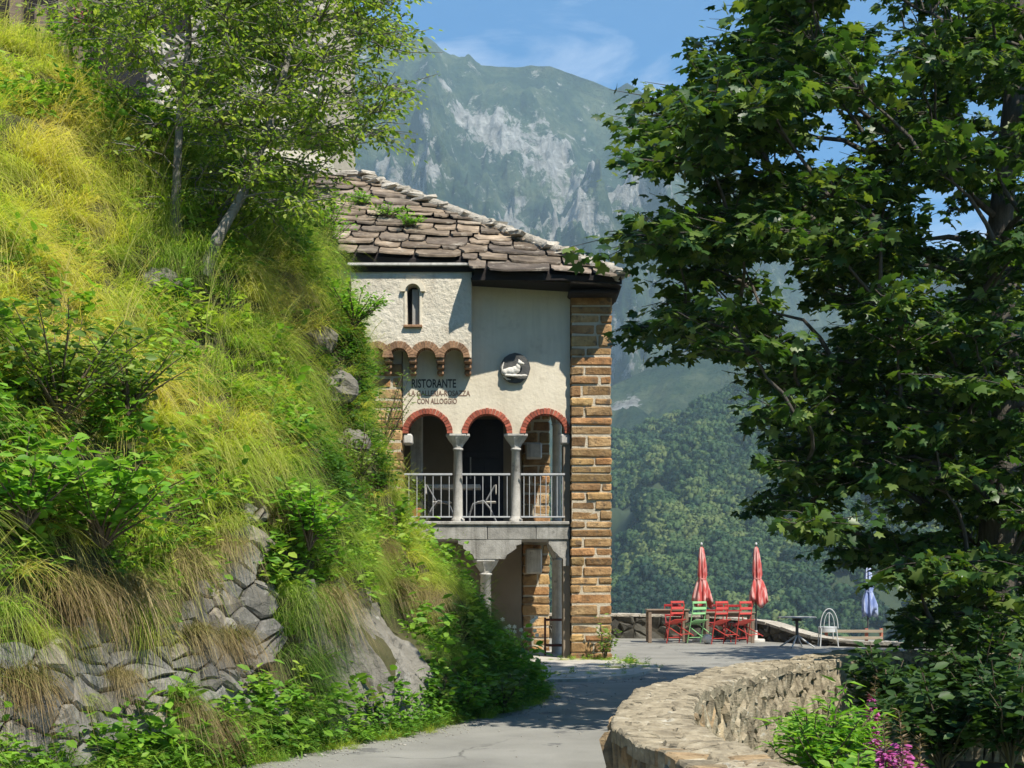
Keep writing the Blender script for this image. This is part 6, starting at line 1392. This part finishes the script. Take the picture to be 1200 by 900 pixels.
for (x, y, wpx, hpx) in ((205, 22, 22, 30), (330, 92, 14, 46)):
    c = P(x, y, 37); wv, hv_ = wpx / 2 / FPX * 37, hpx / 2 / FPX * 37
    wn = MB().box((c.x - wv, 36.93, c.z - hv_), (c.x + wv, 36.96, c.z + hv_)).build('window', m_void, uh)
    for s in (-1, 1): MB().bbox((c.x + s * wv - .05, 36.88, c.z - hv_), (c.x + s * wv + .05, 36.98, c.z + hv_), b=.01).build('frame', m_darkwood, wn)
MB().bbox((c.x - wv - .12, 36.85, c.z + hv_), (c.x + wv + .12, 37.0, c.z + hv_ + .18), b=.02).build('lintel', m_hstone, uh)
bl = thing('wall_beam', 'short brown timber lean-to roof with posts on the corner of the higher stone house', 'shed', (-4.6, 36.5, 12)); 
e0 = P(352, 158, 36.3); e1 = P(398, 162, 36.3)
MB().bbox((e0.x, 36.0, e1.z), (e1.x, 37.0, e1.z + .12), b=.02).build('roof_board', m_ftim, bl)
MB().bbox((P(383, 0, 36.3).x, 36.2, P(0, 181, 36.3).z), (P(389, 0, 36.3).x, 36.35, e1.z), b=.01).build('post', m_ftim, bl)
MB().box((-5.9, 35.6, 10.4), (P(386, 0, 36).x, 36.95, P(0, 182, 36).z)).build('base_wall', m_plaster, bl)
sh = thing('timber_shed', 'dark timber shed with grey upright boards at the top of the bank', 'shed', (-7.2, 22.5, 8))
sx0, sx1, sy = P(25, 0, 21.5).x, P(122, 0, 21.5).x, 21.5
MB().box((sx0 - 2.5, sy + .5, 7.0), (sx1, sy + 2.5, 12)).build('wall', m_darkwood, sh)
xx = sx0 - .2
while xx < sx1 - .3:
    wd = random.uniform(.14, .24); 
    if random.random() < .62: MB().bbox((xx, sy + random.uniform(0, .12), 7.4), (xx + wd, sy + .16, random.uniform(9.4, 10.6)), b=.01, jit=.01).build('board', m_ftim, sh)
    xx += wd + random.uniform(.03, .25)
for z in (8.9, 9.5): MB().bbox((sx0 - .3, sy + .17, z), (sx1 - .1, sy + .24, z + .09), b=.01).build('rail', m_ftim, sh)
for k, (x, y, yt, lab) in enumerate(((62, 42, 5, 'dry foxglove stalk before the shed, left of the others'), (78, 42, 12, 'reddish foxglove stalk in front of the shed boards'), (92, 50, 2, 'tall dark red flower stalk beside the widest shed board'), (108, 52, 0, 'tallest red flower stalk at the right side of the shed'))):
    p = hit_hill(x, y + 12)
    if p is None: p = P(x, y + 10, 18.5)
    zt_ = EYE + (HORY - yt) / FPX * p.y; spike('foxglove', lab, (p.x, p.y, p.z), zt_ - p.z, k > 1, 80 + k, 'flower stalks on the crest')

# ------------------------------------------------------------------ air
m, nt, b, o = new_mat('valley_haze'); nt.nodes.remove(b); pv = N(nt, 'ShaderNodeVolumePrincipled'); pv.inputs['Color'].default_value = (.62, .84, .98, 1); pv.inputs['Density'].default_value = 1.02e-4; pv.inputs['Anisotropy'].default_value = 0.1
nt.links.new(pv.outputs[0], o.inputs['Volume'])
hz = MB().box((-6500, -200, -420), (6800, 5000, 1950)).build('haze', m); tag(hz, 'thin blue haze filling the valley air', 'haze', kind='stuff')
